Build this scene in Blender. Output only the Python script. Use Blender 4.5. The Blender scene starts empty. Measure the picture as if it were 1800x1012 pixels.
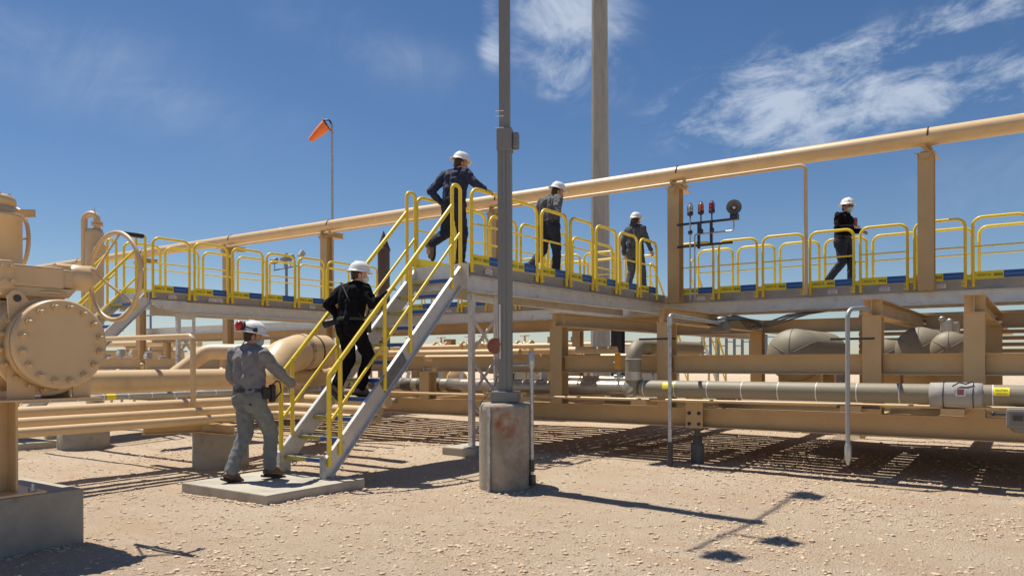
import bpy, bmesh, math, random
import numpy as np
from mathutils import Vector as V, Matrix as M, noise
R=math.radians
random.seed(7)
C=bpy.context.scene.collection
# ---------------------------------------------------------------- camera, sky, sun
CAMH=1.45; CS,CC=.5685,.8227          # site grid: X runs along the pipe rack, Y runs away from the viewer
FPX=1352.
cam=bpy.data.cameras.new('camera'); co=bpy.data.objects.new('camera',cam); C.objects.link(co)
cam.sensor_width=36; cam.lens=36*FPX/1800; cam.shift_y=(633.5-506)/1800; cam.clip_end=6000; cam.clip_start=.1
f=V((-CS,CC,0)); r=V((CC,CS,0)); u=V((0,0,1))
roll=R(-.17); r2=r*math.cos(roll)+u*math.sin(roll); u2=u*math.cos(roll)-r*math.sin(roll)
mm=M((r2,u2,-f)).transposed().to_4x4(); mm.translation=V((0,0,CAMH)); co.matrix_world=mm
bpy.context.scene.camera=co
SUN_EL=R(67); SUN_AZ=V((-.993,.115,0)).normalized()
sd=bpy.data.lights.new('sun','SUN'); sd.energy=5.0; sd.angle=R(.53); sd.color=(1,.94,.83)
so=bpy.data.objects.new('sun',sd); C.objects.link(so)
tosun=V((SUN_AZ.x*math.cos(SUN_EL),SUN_AZ.y*math.cos(SUN_EL),math.sin(SUN_EL)))
so.rotation_euler=tosun.to_track_quat('Z','Y').to_euler(); so.location=(0,0,30)
sc=bpy.context.scene
sc.view_settings.view_transform='Standard'; sc.view_settings.look='None'; sc.view_settings.gamma=1
sc.view_settings.exposure=0.30
w=bpy.data.worlds.new("World"); sc.world=w; w.use_nodes=True
def world():
    nt=w.node_tree; nt.nodes.clear(); N=nt.nodes; L=nt.links
    def mth(op,a,b=None,c=None,clamp=False):
        n=N.new('ShaderNodeMath'); n.operation=op; n.use_clamp=clamp
        for i,x in enumerate((a,b,c)):
            if x is None: continue
            if isinstance(x,(int,float)): n.inputs[i].default_value=x
            else: L.new(x,n.inputs[i])
        return n.outputs[0]
    sky=N.new('ShaderNodeTexSky'); sky.sky_type='NISHITA'; sky.sun_disc=False
    sky.sun_elevation=SUN_EL; sky.sun_rotation=math.atan2(SUN_AZ.x,SUN_AZ.y)
    sky.altitude=900; sky.air_density=1.0; sky.dust_density=.3; sky.ozone_density=1.4
    tc=N.new('ShaderNodeTexCoord'); sp=N.new('ShaderNodeSeparateXYZ'); L.new(tc.outputs['Generated'],sp.inputs[0])
    x,y,z=sp.outputs
    rt=mth('ADD',mth('MULTIPLY',x,CC),mth('MULTIPLY',y,CS)); fw=mth('ADD',mth('MULTIPLY',x,-CS),mth('MULTIPLY',y,CC))
    az=mth('ARCTAN2',rt,fw); el=mth('ARCSINE',z)
    def blob(a0,e0,sa,se,tilt,k):
        da=mth('SUBTRACT',az,a0); de=mth('SUBTRACT',el,e0)
        de=mth('SUBTRACT',de,mth('MULTIPLY',da,tilt))
        q=mth('ADD',mth('POWER',mth('DIVIDE',mth('ABSOLUTE',da),sa),2.),mth('POWER',mth('DIVIDE',mth('ABSOLUTE',de),se),2.))
        return mth('MULTIPLY',mth('POWER',2.718,mth('MULTIPLY',q,-1.)),k)
    def noi(ax,ex,sx,sy,scale,det,ro,dist,off):
        cb=N.new('ShaderNodeCombineXYZ'); L.new(mth('MULTIPLY',ax,sx),cb.inputs[0]); L.new(mth('MULTIPLY',ex,sy),cb.inputs[1]); cb.inputs[2].default_value=off
        n=N.new('ShaderNodeTexNoise'); n.inputs['Scale'].default_value=scale; n.inputs['Detail'].default_value=det
        n.inputs['Roughness'].default_value=ro; n.inputs['Distortion'].default_value=dist
        L.new(cb.outputs[0],n.inputs['Vector']); return n.outputs[0]
    def ramp(v,a,b,o=1.):
        n=N.new('ShaderNodeMapRange'); n.interpolation_type='SMOOTHSTEP'; L.new(v,n.inputs[0])
        n.inputs[1].default_value=a; n.inputs[2].default_value=b; n.inputs[4].default_value=o; return n.outputs[0]
    def pa(px,py): # sight direction of a cloud -> azimuth, elevation (world)
        X=(px-900)/FPX; Z=(633-py)/FPX; return math.atan(X), math.atan(Z/math.hypot(1,X))
    skew=mth('SUBTRACT',el,mth('MULTIPLY',az,.10))
    wp=noi(az,el,1,1,4.,4,.5,0,2.2); az2=mth('ADD',az,mth('MULTIPLY',wp,.05)); sk2=mth('ADD',skew,mth('MULTIPLY',wp,.02))
    n1=noi(az2,sk2,1.,2.1,12,12,.66,.3,7.7)
    n2=noi(az2,sk2,1.,1.1,7.,11,.62,1.1,4.1)
    n3=noi(az,skew,.8,3.,2.6,6,.5,.3,8.7)
    tot=None
    a,e=pa(1450,165); m1=blob(a,e,.17,.052,.06,1.0)
    a,e=pa(1620,150); m1=mth('MAXIMUM',m1,blob(a,e,.16,.036,.02,.95))
    a,e=pa(1720,25); m1=mth('MAXIMUM',m1,blob(a,e,.09,.022,.1,.62))
    c1=mth('MULTIPLY',ramp(mth('ADD',n1,mth('MULTIPLY',m1,.24)),.54,.84,.66),ramp(m1,.04,.45))
    a,e=pa(990,30); m2=blob(a,e,.095,.085,-.3,1.0)
    a,e=pa(1000,115); m2=mth('MAXIMUM',m2,blob(a,e,.05,.05,0,.85))
    a,e=pa(868,50); m2=mth('MAXIMUM',m2,blob(a,e,.022,.06,.0,.85))
    c2=mth('MULTIPLY',ramp(mth('ADD',n2,mth('MULTIPLY',m2,.26)),.50,.88,.70),ramp(m2,.12,.6))
    a,e=pa(130,90); m3=blob(a,e,.16,.055,-.25,1.0)
    a,e=pa(650,80); m3=mth('MAXIMUM',m3,blob(a,e,.11,.032,-.2,.9))
    a,e=pa(1700,340); m3=mth('MAXIMUM',m3,blob(a,e,.22,.04,.1,.8))
    c3=mth('MULTIPLY',mth('MULTIPLY',ramp(n3,.3,.72,.42),ramp(n2,.2,.8,1.)),m3)
    cl=mth('ADD',mth('MAXIMUM',c1,c2),c3,clamp=True)
    mx=N.new('ShaderNodeMixRGB'); L.new(cl,mx.inputs[0]); 
    hs=N.new('ShaderNodeHueSaturation'); hs.inputs['Saturation'].default_value=1.2; hs.inputs['Value'].default_value=1.0; L.new(sky.outputs[0],hs.inputs['Color'])
    tn=N.new('ShaderNodeMixRGB'); tn.blend_type='MULTIPLY'; tn.inputs[0].default_value=1; tn.inputs[2].default_value=(.99,.975,1.03,1); L.new(hs.outputs[0],tn.inputs[1]); L.new(tn.outputs[0],mx.inputs[1]); mx.inputs[2].default_value=(8.2,9.0,10.2,1)
    bg=N.new('ShaderNodeBackground'); bg.inputs['Strength'].default_value=.067; L.new(mx.outputs[0],bg.inputs[0])
    out=N.new('ShaderNodeOutputWorld'); L.new(bg.outputs[0],out.inputs[0])
world()
# ---------------------------------------------------------------- materials
def mat(name,col,rough=.5,metal=0.,var=.0,vscale=6.,bump=0.,bscale=60.,spec=.5,col2=None,c2scale=3.,c2lo=.45,c2hi=.65,streak=False,bdist=.004,coat=0.):
    m=bpy.data.materials.new(name); m.use_nodes=True; nt=m.node_tree; N=nt.nodes; L=nt.links
    b=N['Principled BSDF']; b.inputs['Roughness'].default_value=rough; b.inputs['Metallic'].default_value=metal
    b.inputs['Specular IOR Level'].default_value=spec; b.inputs['Base Color'].default_value=(*col,1)
    if coat: b.inputs['Coat Weight'].default_value=coat
    tc=N.new('ShaderNodeTexCoord'); geo=N.new('ShaderNodeNewGeometry')
    vec=geo.outputs['Position']
    if streak:
        mp=N.new('ShaderNodeMapping'); mp.inputs['Scale'].default_value=(6,6,.7); L.new(vec,mp.inputs[0]); vec2=mp.outputs[0]
    else: vec2=vec
    last=None
    if var>0:
        n=N.new('ShaderNodeTexNoise'); n.inputs['Scale'].default_value=vscale; n.inputs['Detail'].default_value=7; n.inputs['Roughness'].default_value=.65; L.new(vec2,n.inputs['Vector'])
        cr=N.new('ShaderNodeMapRange'); L.new(n.outputs[0],cr.inputs[0]); cr.inputs[1].default_value=.25; cr.inputs[2].default_value=.75
        cr.inputs[3].default_value=1-var; cr.inputs[4].default_value=1+var
        mx=N.new('ShaderNodeMixRGB'); mx.blend_type='MULTIPLY'; mx.inputs[0].default_value=1; mx.inputs[1].default_value=(*col,1); L.new(cr.outputs[0],mx.inputs[2]); last=mx.outputs[0]
        rr=N.new('ShaderNodeMapRange'); L.new(n.outputs[0],rr.inputs[0]); rr.inputs[3].default_value=min(1,rough+.12); rr.inputs[4].default_value=max(.05,rough-.12); L.new(rr.outputs[0],b.inputs['Roughness'])
    if col2:
        n=N.new('ShaderNodeTexNoise'); n.inputs['Scale'].default_value=c2scale; n.inputs['Detail'].default_value=8; n.inputs['Roughness'].default_value=.7; L.new(vec2,n.inputs['Vector'])
        cr=N.new('ShaderNodeMapRange'); cr.interpolation_type='SMOOTHSTEP'; L.new(n.outputs[0],cr.inputs[0]); cr.inputs[1].default_value=c2lo; cr.inputs[2].default_value=c2hi
        mx=N.new('ShaderNodeMixRGB'); L.new(cr.outputs[0],mx.inputs[0])
        if last: L.new(last,mx.inputs[1])
        else: mx.inputs[1].default_value=(*col,1)
        mx.inputs[2].default_value=(*col2,1); last=mx.outputs[0]
    if last: L.new(last,b.inputs['Base Color'])
    if bump>0:
        n=N.new('ShaderNodeTexNoise'); n.inputs['Scale'].default_value=bscale; n.inputs['Detail'].default_value=6; n.inputs['Roughness'].default_value=.6; L.new(vec,n.inputs['Vector'])
        bp=N.new('ShaderNodeBump'); bp.inputs['Strength'].default_value=bump; bp.inputs['Distance'].default_value=bdist; L.new(n.outputs[0],bp.inputs['Height']); L.new(bp.outputs[0],b.inputs['Normal'])
    return m
tan=mat('tan_paint',(.65,.468,.262),.40,var=.08,vscale=3,col2=(.53,.36,.20),c2scale=3.2,c2lo=.52,c2hi=.78,bump=.08,bscale=25)
tan2=mat('tan_steel_paint',(.53,.366,.184),.5,var=.10,vscale=2.5,col2=(.41,.27,.135),c2scale=5,c2lo=.58,c2hi=.8,bump=.1,bscale=30)
yel=mat('yellow_paint',(.88,.64,.04),.36,var=.09,vscale=9,coat=.15,col2=(.60,.44,.10),c2scale=14,c2lo=.62,c2hi=.72)
alu=mat('mill_aluminium',(.68,.67,.65),.42,metal=.55,var=.10,vscale=5,col2=(.42,.40,.37),c2scale=7,c2lo=.56,c2hi=.75)
galv=mat('galvanised_steel',(.50,.52,.53),.42,metal=.6,var=.14,vscale=14,col2=(.33,.35,.36),c2scale=20)
plate_m=mat('deck_side_plate',(.36,.33,.29),.55,metal=.3,var=.1,vscale=5)
grey=mat('grey_pole_paint',(.185,.19,.19),.5,var=.06,vscale=3,bump=.05,bscale=60)
mastm=mat('weathered_mast',(.36,.35,.33),.6,metal=.2,var=.1,vscale=1.2,col2=(.30,.28,.24),c2scale=1.,streak=True)
conc=mat('concrete',(.38,.35,.285),.85,var=.16,vscale=8,col2=(.27,.24,.19),c2scale=4,c2lo=.48,c2hi=.72,bump=.5,bscale=55,bdist=.006)
conc2=mat('concrete_pad',(.44,.405,.335),.85,var=.12,vscale=6,col2=(.34,.305,.245),c2scale=3,bump=.4,bscale=70,bdist=.004)
clad=mat('greige_cladding',(.255,.22,.155),.58,metal=.0,var=.06,vscale=4,bump=.25,bscale=9,bdist=.01)
clad2=mat('shiny_cladding',(.47,.44,.38),.3,metal=.5,var=.08,vscale=6,bump=.3,bscale=14,bdist=.01)
wrap=mat('grey_heater_wrap',(.34,.325,.305),.75,var=.06,vscale=10,bump=.4,bscale=30,bdist=.008)
white=mat('white_plastic',(.80,.80,.78),.3,var=.02)
hatm=mat('white_hard_hat_shell',(.82,.82,.80),.22,spec=.6)
black=mat('black_rubber',(.018,.018,.02),.5)
darkst=mat('dark_steel',(.06,.06,.065),.45,metal=.5,var=.2)
redp=mat('red_plastic',(.42,.02,.02),.25)
redl=mat('red_lens',(.45,.02,.03),.12); orl=mat('amber_lens',(.70,.16,.02),.12); cll=mat('clear_lens',(.62,.60,.56),.1)
blue=mat('blue_sticker',(.012,.10,.38),.4); yst=mat('yellow_sticker',(.86,.70,.03),.45); wst=mat('white_sticker',(.74,.73,.70),.5); rst=mat('red_sticker',(.42,.03,.03),.5); ink=mat('ink',(.05,.045,.03),.6)
linew=mat('white_line',(.45,.55,.70),.5)
skin=mat('skin',(.48,.26,.17),.5,var=.05,vscale=20); skin2=mat('fair_skin',(.58,.34,.25),.5,var=.05,vscale=20)
shirtg=mat('grey_shirt_cloth',(.19,.19,.20),.9,var=.07,vscale=12,bump=.3,bscale=180,bdist=.001)
jean=mat('faded_grey_denim',(.165,.18,.18),.9,var=.2,vscale=10,col2=(.23,.255,.265),c2scale=9,c2lo=.52,c2hi=.75,bump=.3,bscale=200,bdist=.001)
navyc=mat('navy_cloth',(.018,.026,.07),.85,var=.15,vscale=10); blackc=mat('black_cloth',(.007,.007,.010),1.0,var=.2,vscale=10,spec=.15)
navyj=mat('dark_denim',(.016,.022,.045),.9,var=.2,vscale=12); charc=mat('charcoal_coverall_cloth',(.075,.078,.09),.9,var=.15,vscale=12); chk=mat('dark_grey_check_cloth',(.10,.10,.105),.9,var=.45,vscale=50)
hairm=mat('brown_hair',(.05,.028,.016),.6,bump=.6,bscale=120); boot=mat('brown_leather_boot',(.13,.075,.045),.55,var=.2,vscale=20); sole=mat('dark_boot_sole',(.03,.028,.026),.8)
bootg=mat('olive_boot',(.13,.115,.085),.7,var=.15,vscale=20)
maskm=mat('pale_blue_face_mask',(.40,.55,.55),.8); maskw=mat('white_face_mask',(.75,.74,.70),.8); glassm=mat('dark_sunglasses',(.01,.01,.012),.15)
orang=mat('orange_windsock_cloth',(.85,.20,.05),.7); orangi=mat('orange_windsock_lining',(.95,.28,.03),.7)
stackm=mat('dark_brown_stack_paint',(.075,.05,.04),.6,var=.1,vscale=1); greyb=mat('grey_equipment_paint',(.36,.36,.35),.6,var=.08,vscale=1); steelb=mat('far_steel',(.16,.20,.25),.6)
bookm=mat('maroon_notebook',(.22,.03,.04),.6)
# ---------------------------------------------------------------- mesh helpers
WORLD={}
class MB:
    def __init__(s): s.v=[]; s.f=[]; s.sm=[]
    def add(s,vs,fs,smooth=False,mt=None):
        o=len(s.v)
        s.v+= [tuple(mt@V(p)) for p in vs] if mt is not None else [tuple(p) for p in vs]
        s.f+=[tuple(i+o for i in q) for q in fs]; s.sm+=[smooth]*len(fs); return s
    def box(s,x0,x1,y0,y1,z0,z1,mt=None):
        vs=[(x,y,z) for z in (z0,z1) for y in (y0,y1) for x in (x0,x1)]
        return s.add(vs,[(0,2,3,1),(4,5,7,6),(0,1,5,4),(1,3,7,5),(3,2,6,7),(2,0,4,6)],False,mt)
    def bbox(s,x0,x1,y0,y1,z0,z1,b=.01,mt=None):
        bm=bmesh.new(); bmesh.ops.create_cube(bm,size=1)
        for q in bm.verts: q.co=V((x0+(q.co.x+.5)*(x1-x0),y0+(q.co.y+.5)*(y1-y0),z0+(q.co.z+.5)*(z1-z0)))
        bmesh.ops.bevel(bm,geom=bm.edges[:],offset=b,segments=2,affect='EDGES',profile=.6)
        bm.verts.index_update(); s.add([q.co.copy() for q in bm.verts],[tuple(q.index for q in fc.verts) for fc in bm.faces],False,mt); bm.free(); return s
    def rings(s,rings,closed=True,smooth=True,caps=True,mt=None):
        n=len(rings[0]); vs=[p for r_ in rings for p in r_]; fs=[]
        for i in range(len(rings)-1):
            for j in range(n if closed else n-1):
                k=(j+1)%n; fs.append((i*n+j,i*n+k,(i+1)*n+k,(i+1)*n+j))
        s.add(vs,fs,smooth,mt)
        if caps:
            s.add(rings[0],[tuple(range(n))[::-1]],False,mt); s.add(rings[-1],[tuple(range(n))],False,mt)
        return s
    def lathe(s,prof,p=(0,0,0),ax=(0,0,1),n=24,smooth=True,caps=True,sx=1.,xd=None):
        ax=V(ax).normalized(); a=V(xd) if xd else (V((1,0,0)) if abs(ax.x)<.9 else V((0,1,0)))
        a=(a-ax*a.dot(ax)).normalized(); b=ax.cross(a); p=V(p)
        rg=[[p+ax*h+a*(r_*sx*math.cos(2*math.pi*j/n))+b*(r_*math.sin(2*math.pi*j/n)) for j in range(n)] for r_,h in prof]
        return s.rings(rg,True,smooth,caps)
    def cyl(s,p0,p1,r0,r1=None,n=16,smooth=True):
        p0=V(p0);p1=V(p1); d=p1-p0; return s.lathe([(r0,0),(r1 if r1 is not None else r0,d.length)],p0,d,n,smooth)
    def tube(s,pts,rad,n=12,fil=0.,closed=False,fseg=6):
        pts=[V(p) for p in pts]
        if fil>0 and len(pts)>2:
            q=[pts[0]]
            for i in range(1,len(pts)-1):
                a,b,c=pts[i-1],pts[i],pts[i+1]; d1=(a-b).normalized(); d2=(c-b).normalized(); ang=d1.angle(d2)
                if ang>3.1: q.append(b); continue
                t=min(fil/math.tan(ang/2),(a-b).length*.49,(c-b).length*.49)
                rr=t*math.tan(ang/2); cen=b+(d1+d2).normalized()*(rr/math.sin(ang/2)); s0=b+d1*t-cen; s1=b+d2*t-cen
                tot=s0.angle(s1); axx=s0.cross(s1).normalized()
                for k in range(fseg+1): q.append(cen+M.Rotation(tot*k/fseg,3,axx)@s0)
            q.append(pts[-1]); pts=q
        m=len(pts); T=[]
        for i in range(m):
            if closed: t=pts[(i+1)%m]-pts[i-1]
            elif i==0: t=pts[1]-pts[0]
            elif i==m-1: t=pts[-1]-pts[-2]
            else: t=(pts[i+1]-pts[i]).normalized()+(pts[i]-pts[i-1]).normalized()
            T.append(t.normalized())
        a=V((0,0,1)) if abs(T[0].z)<.9 else V((1,0,0)); a=(a-T[0]*a.dot(T[0])).normalized(); rg=[]
        for i in range(m):
            a=(a-T[i]*a.dot(T[i])).normalized(); b=T[i].cross(a)
            rr=rad[i] if isinstance(rad,(list,tuple)) else rad
            rg.append([pts[i]+a*(rr*math.cos(2*math.pi*j/n))+b*(rr*math.sin(2*math.pi*j/n)) for j in range(n)])
        if closed: rg.append(rg[0]); return s.rings(rg,True,True,False)
        return s.rings(rg)
    def prism(s,poly,p0,d,xa,ya,caps=True):
        p0=V(p0);d=V(d);xa=V(xa);ya=V(ya); a=[p0+xa*x+ya*y for x,y in poly]; b=[q+d for q in a]
        return s.rings([a,b],True,False,caps)
    def ibeam(s,p0,p1,h,wd,up=(0,0,1),tf=.012,tw=.008,side=None):
        # p0,p1 at the centre of the section
        p0=V(p0);p1=V(p1);d=p1-p0; up=V(up).normalized(); x=d.cross(up).normalized()
        for c in (-1,1):
            a=c*h/2; b=c*(h/2-tf); lo,hi=min(a,b),max(a,b)
            s.prism([(-wd/2,lo),(wd/2,lo),(wd/2,hi),(-wd/2,hi)],p0,d,x,up)
        s.prism([(-tw/2,-h/2+tf),(tw/2,-h/2+tf),(tw/2,h/2-tf),(-tw/2,h/2-tf)],p0,d,x,up); return s
    def channel(s,p0,p1,h,wd,out,tf=.008):
        p0=V(p0);p1=V(p1);d=p1-p0; up=V((0,0,1)); up=(up-d.normalized()*up.dot(d.normalized())).normalized(); x=V(out)
        for lo,hi in ((-h/2,-h/2+tf),(h/2-tf,h/2)): s.prism([(-wd,lo),(0,lo),(0,hi),(-wd,hi)],p0,d,x,up)
        s.prism([(-wd,-h/2+tf),(-wd+tf,-h/2+tf),(-wd+tf,h/2-tf),(-wd,h/2-tf)],p0,d,x,up); return s
    def ball(s,p,rx,ry=None,rz=None,n=16,m_=10,rot=None):
        ry=ry or rx; rz=rz or rx; p=V(p); rg=[]
        for i in range(m_+1):
            th=math.pi*i/m_; th=min(max(th,.02),math.pi-.02); ring=[]
            for j in range(n):
                q=V((rx*math.sin(th)*math.cos(2*math.pi*j/n),ry*math.sin(th)*math.sin(2*math.pi*j/n),-rz*math.cos(th)))
                if rot is not None: q=rot@q
                ring.append(p+q)
            rg.append(ring)
        return s.rings(rg)
    def caps_(s,p0,p1,r0,r1,n=12):
        p0=V(p0);p1=V(p1);d=(p1-p0); l=max(d.length,1e-4); pr=[]
        for k in range(5): a=math.pi/2*k/4; pr.append((max(.001,r0*math.sin(a)),-r0*math.cos(a)))
        for k in range(5): a=math.pi/2*k/4; pr.append((max(.001,r1*math.cos(a)),l+r1*math.sin(a)))
        return s.lathe(pr,p0,d if d.length>1e-4 else (0,0,1),n)
    def bolts(s,cen,ax,rad,n,br,bh,ph=0.,xd=None):
        ax=V(ax).normalized(); a=V((0,0,1)) if abs(ax.z)<.9 else V((1,0,0)); a=(a-ax*a.dot(ax)).normalized(); b=ax.cross(a); cen=V(cen)
        for k in range(n):
            t=2*math.pi*k/n+ph; p=cen+a*rad*math.cos(t)+b*rad*math.sin(t)
            s.lathe([(br,0),(br,bh*.55)],p,ax,6,False); s.lathe([(br*.6,bh*.55),(br*.55,bh)],p,ax,8)
        return s
    def build(s,name,m,parent=None,mesh_only=False):
        A=np.array(s.v,dtype=np.float64); lo=A.min(0); hi=A.max(0)
        c=V(((lo[0]+hi[0])/2,(lo[1]+hi[1])/2,lo[2]))
        me=bpy.data.meshes.new(name); me.from_pydata([tuple(p) for p in (A-np.array(c))],[],s.f); me.update()
        me.polygons.foreach_set('use_smooth',s.sm); me.materials.append(m)
        return place(me,name,c,parent)
def place(me,name,c,parent):
    o=bpy.data.objects.new(name,me); C.objects.link(o); base=V((0,0,0))
    if parent: o.parent=parent; base=WORLD[parent.name]
    o.location=V(c)-base; WORLD[o.name]=V(c); return o
def tag(o,label=None,cat=None,group=None,kind=None):
    if label: o['label']=label
    if cat: o['category']=cat
    if group: o['group']=group
    if kind: o['kind']=kind
    return o
def thing(name,label,cat,loc=(0,0,0),group=None):
    o=bpy.data.objects.new(name,None); C.objects.link(o); o.location=loc; o.empty_display_size=.2; WORLD[o.name]=V(loc); return tag(o,label,cat,group)
def copy_tree(o,parent=None):
    c=o.copy(); C.objects.link(c); c.parent=parent; WORLD[c.name]=WORLD[o.name]
    for ch in [q for q in bpy.data.objects if q.parent==o]: copy_tree(ch,c)
    return c
_txt={}
def text_mesh(body,size,bold=.0):
    cu=bpy.data.curves.new('lettering','FONT'); cu.body=body; cu.size=size; cu.align_x='CENTER'; cu.align_y='CENTER'; cu.extrude=.0008; cu.offset=bold
    o=bpy.data.objects.new('tmp',cu); C.objects.link(o); dg=bpy.context.evaluated_depsgraph_get(); dg.update()
    me=bpy.data.meshes.new_from_object(o.evaluated_get(dg)); bpy.data.objects.remove(o); 
    return me
def lettering(body,size,pos,xdir,up,m,parent,bold=0.,sx=1.):
    me=text_mesh(body,size,bold); xd=V(xdir).normalized(); ud=V(up).normalized(); nd=xd.cross(ud)
    me.transform(M((xd*sx,ud,nd)).transposed().to_4x4()); me.materials.clear(); me.materials.append(m); me.name='lettering'
    return place(me,'lettering',pos,parent)
# ---------------------------------------------------------------- ground
def sst(a,b,x): t=min(1,max(0,(x-a)/(b-a))); return t*t*(3-2*t)
def gz(x,y):
    z=.11*sst(6.6,8.6,y)
    n=noise.noise(V((x*.35,y*.35,3.1)))*.05+noise.noise(V((x*1.3,y*1.3,9.1)))*.014
    d=math.hypot(x,y); n+= (noise.noise(V((x*5,y*5,1.)))*.007+noise.noise(V((x*14,y*14,2.)))*.006)*(1-sst(14,22,d))
    return z-.012+n*.8
def ground():
    xs=[-3000,-900,-300,-120,-60,-40,-30,-25]+[ -21+.14*i for i in range(int(27/.14)) ]+[8,12,20,40,90,300,900,3000]
    ys=[-60,-20,-6,-1,1,2]+[2.5+.09*i for i in range(int(13/.09))]+[16,17,18.5,20,23,27,32,40,60,100,200,500,1200,3500]
    vs=[]; 
    for y in ys:
        for x in xs:
            far=sst(60,1500,math.hypot(x,y)); vs.append((x,y,gz(x,y)))
    n=len(xs); fs=[(j*n+i,j*n+i+1,(j+1)*n+i+1,(j+1)*n+i) for j in range(len(ys)-1) for i in range(n-1)]
    me=bpy.data.meshes.new('ground'); me.from_pydata(vs,[],fs); me.polygons.foreach_set('use_smooth',[True]*len(fs))
    m=bpy.data.materials.new('sandy_ground'); m.use_nodes=True; nt=m.node_tree; N=nt.nodes; L=nt.links; b=N['Principled BSDF']
    b.inputs['Roughness'].default_value=.95; b.inputs['Specular IOR Level'].default_value=.15
    geo=N.new('ShaderNodeNewGeometry')
    def nz(s,d,r_=.6):
        q=N.new('ShaderNodeTexNoise'); q.inputs['Scale'].default_value=s; q.inputs['Detail'].default_value=d; q.inputs['Roughness'].default_value=r_; L.new(geo.outputs['Position'],q.inputs['Vector']); return q.outputs[0]
    def mix(fac,a,b_,lo,hi):
        mr=N.new('ShaderNodeMapRange'); mr.interpolation_type='SMOOTHSTEP'; L.new(fac,mr.inputs[0]); mr.inputs[1].default_value=lo; mr.inputs[2].default_value=hi
        mx=N.new('ShaderNodeMixRGB'); L.new(mr.outputs[0],mx.inputs[0])
        for i,q in ((1,a),(2,b_)):
            if isinstance(q,tuple): mx.inputs[i].default_value=(*q,1)
            else: L.new(q,mx.inputs[i])
        return mx.outputs[0]
    c=mix(nz(.7,6),(.66,.51,.365),(.71,.575,.43),.35,.65)
    c=mix(nz(2.6,8,.7),c,(.74,.63,.48),.54,.76)
    mpg=N.new('ShaderNodeMapping'); mpg.inputs['Scale'].default_value=(.5,3.2,1); L.new(geo.outputs['Position'],mpg.inputs[0]); qn=N.new('ShaderNodeTexNoise'); qn.inputs['Scale'].default_value=1.1; qn.inputs['Detail'].default_value=6; L.new(mpg.outputs[0],qn.inputs['Vector'])
    c=mix(qn.outputs[0],c,(.66,.49,.34),.50,.68)
    c=mix(nz(11,9,.8),c,(.57,.42,.29),.50,.76)
    c=mix(nz(42,6,.8),c,(.32,.225,.15),.57,.76)
    c=mix(nz(75,4,.7),c,(.60,.52,.42),.60,.76)
    L.new(c,b.inputs['Base Color'])
    vo=N.new('ShaderNodeTexVoronoi'); vo.inputs['Scale'].default_value=62; L.new(geo.outputs['Position'],vo.inputs['Vector'])
    ad=N.new('ShaderNodeMath'); ad.operation='SUBTRACT'; L.new(nz(60,8,.75),ad.inputs[0]); ml=N.new('ShaderNodeMath'); ml.operation='MULTIPLY'; L.new(vo.outputs['Distance'],ml.inputs[0]); ml.inputs[1].default_value=.55; L.new(ml.outputs[0],ad.inputs[1])
    bp=N.new('ShaderNodeBump'); bp.inputs['Strength'].default_value=1.0; bp.inputs['Distance'].default_value=.04; L.new(ad.outputs[0],bp.inputs['Height']); L.new(bp.outputs[0],b.inputs['Normal'])
    me.materials.append(m); o=bpy.data.objects.new('ground',me); C.objects.link(o); tag(o,'pale pinkish desert sand with gravel under the whole gas plant',None,None,'structure')
ground()
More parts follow.
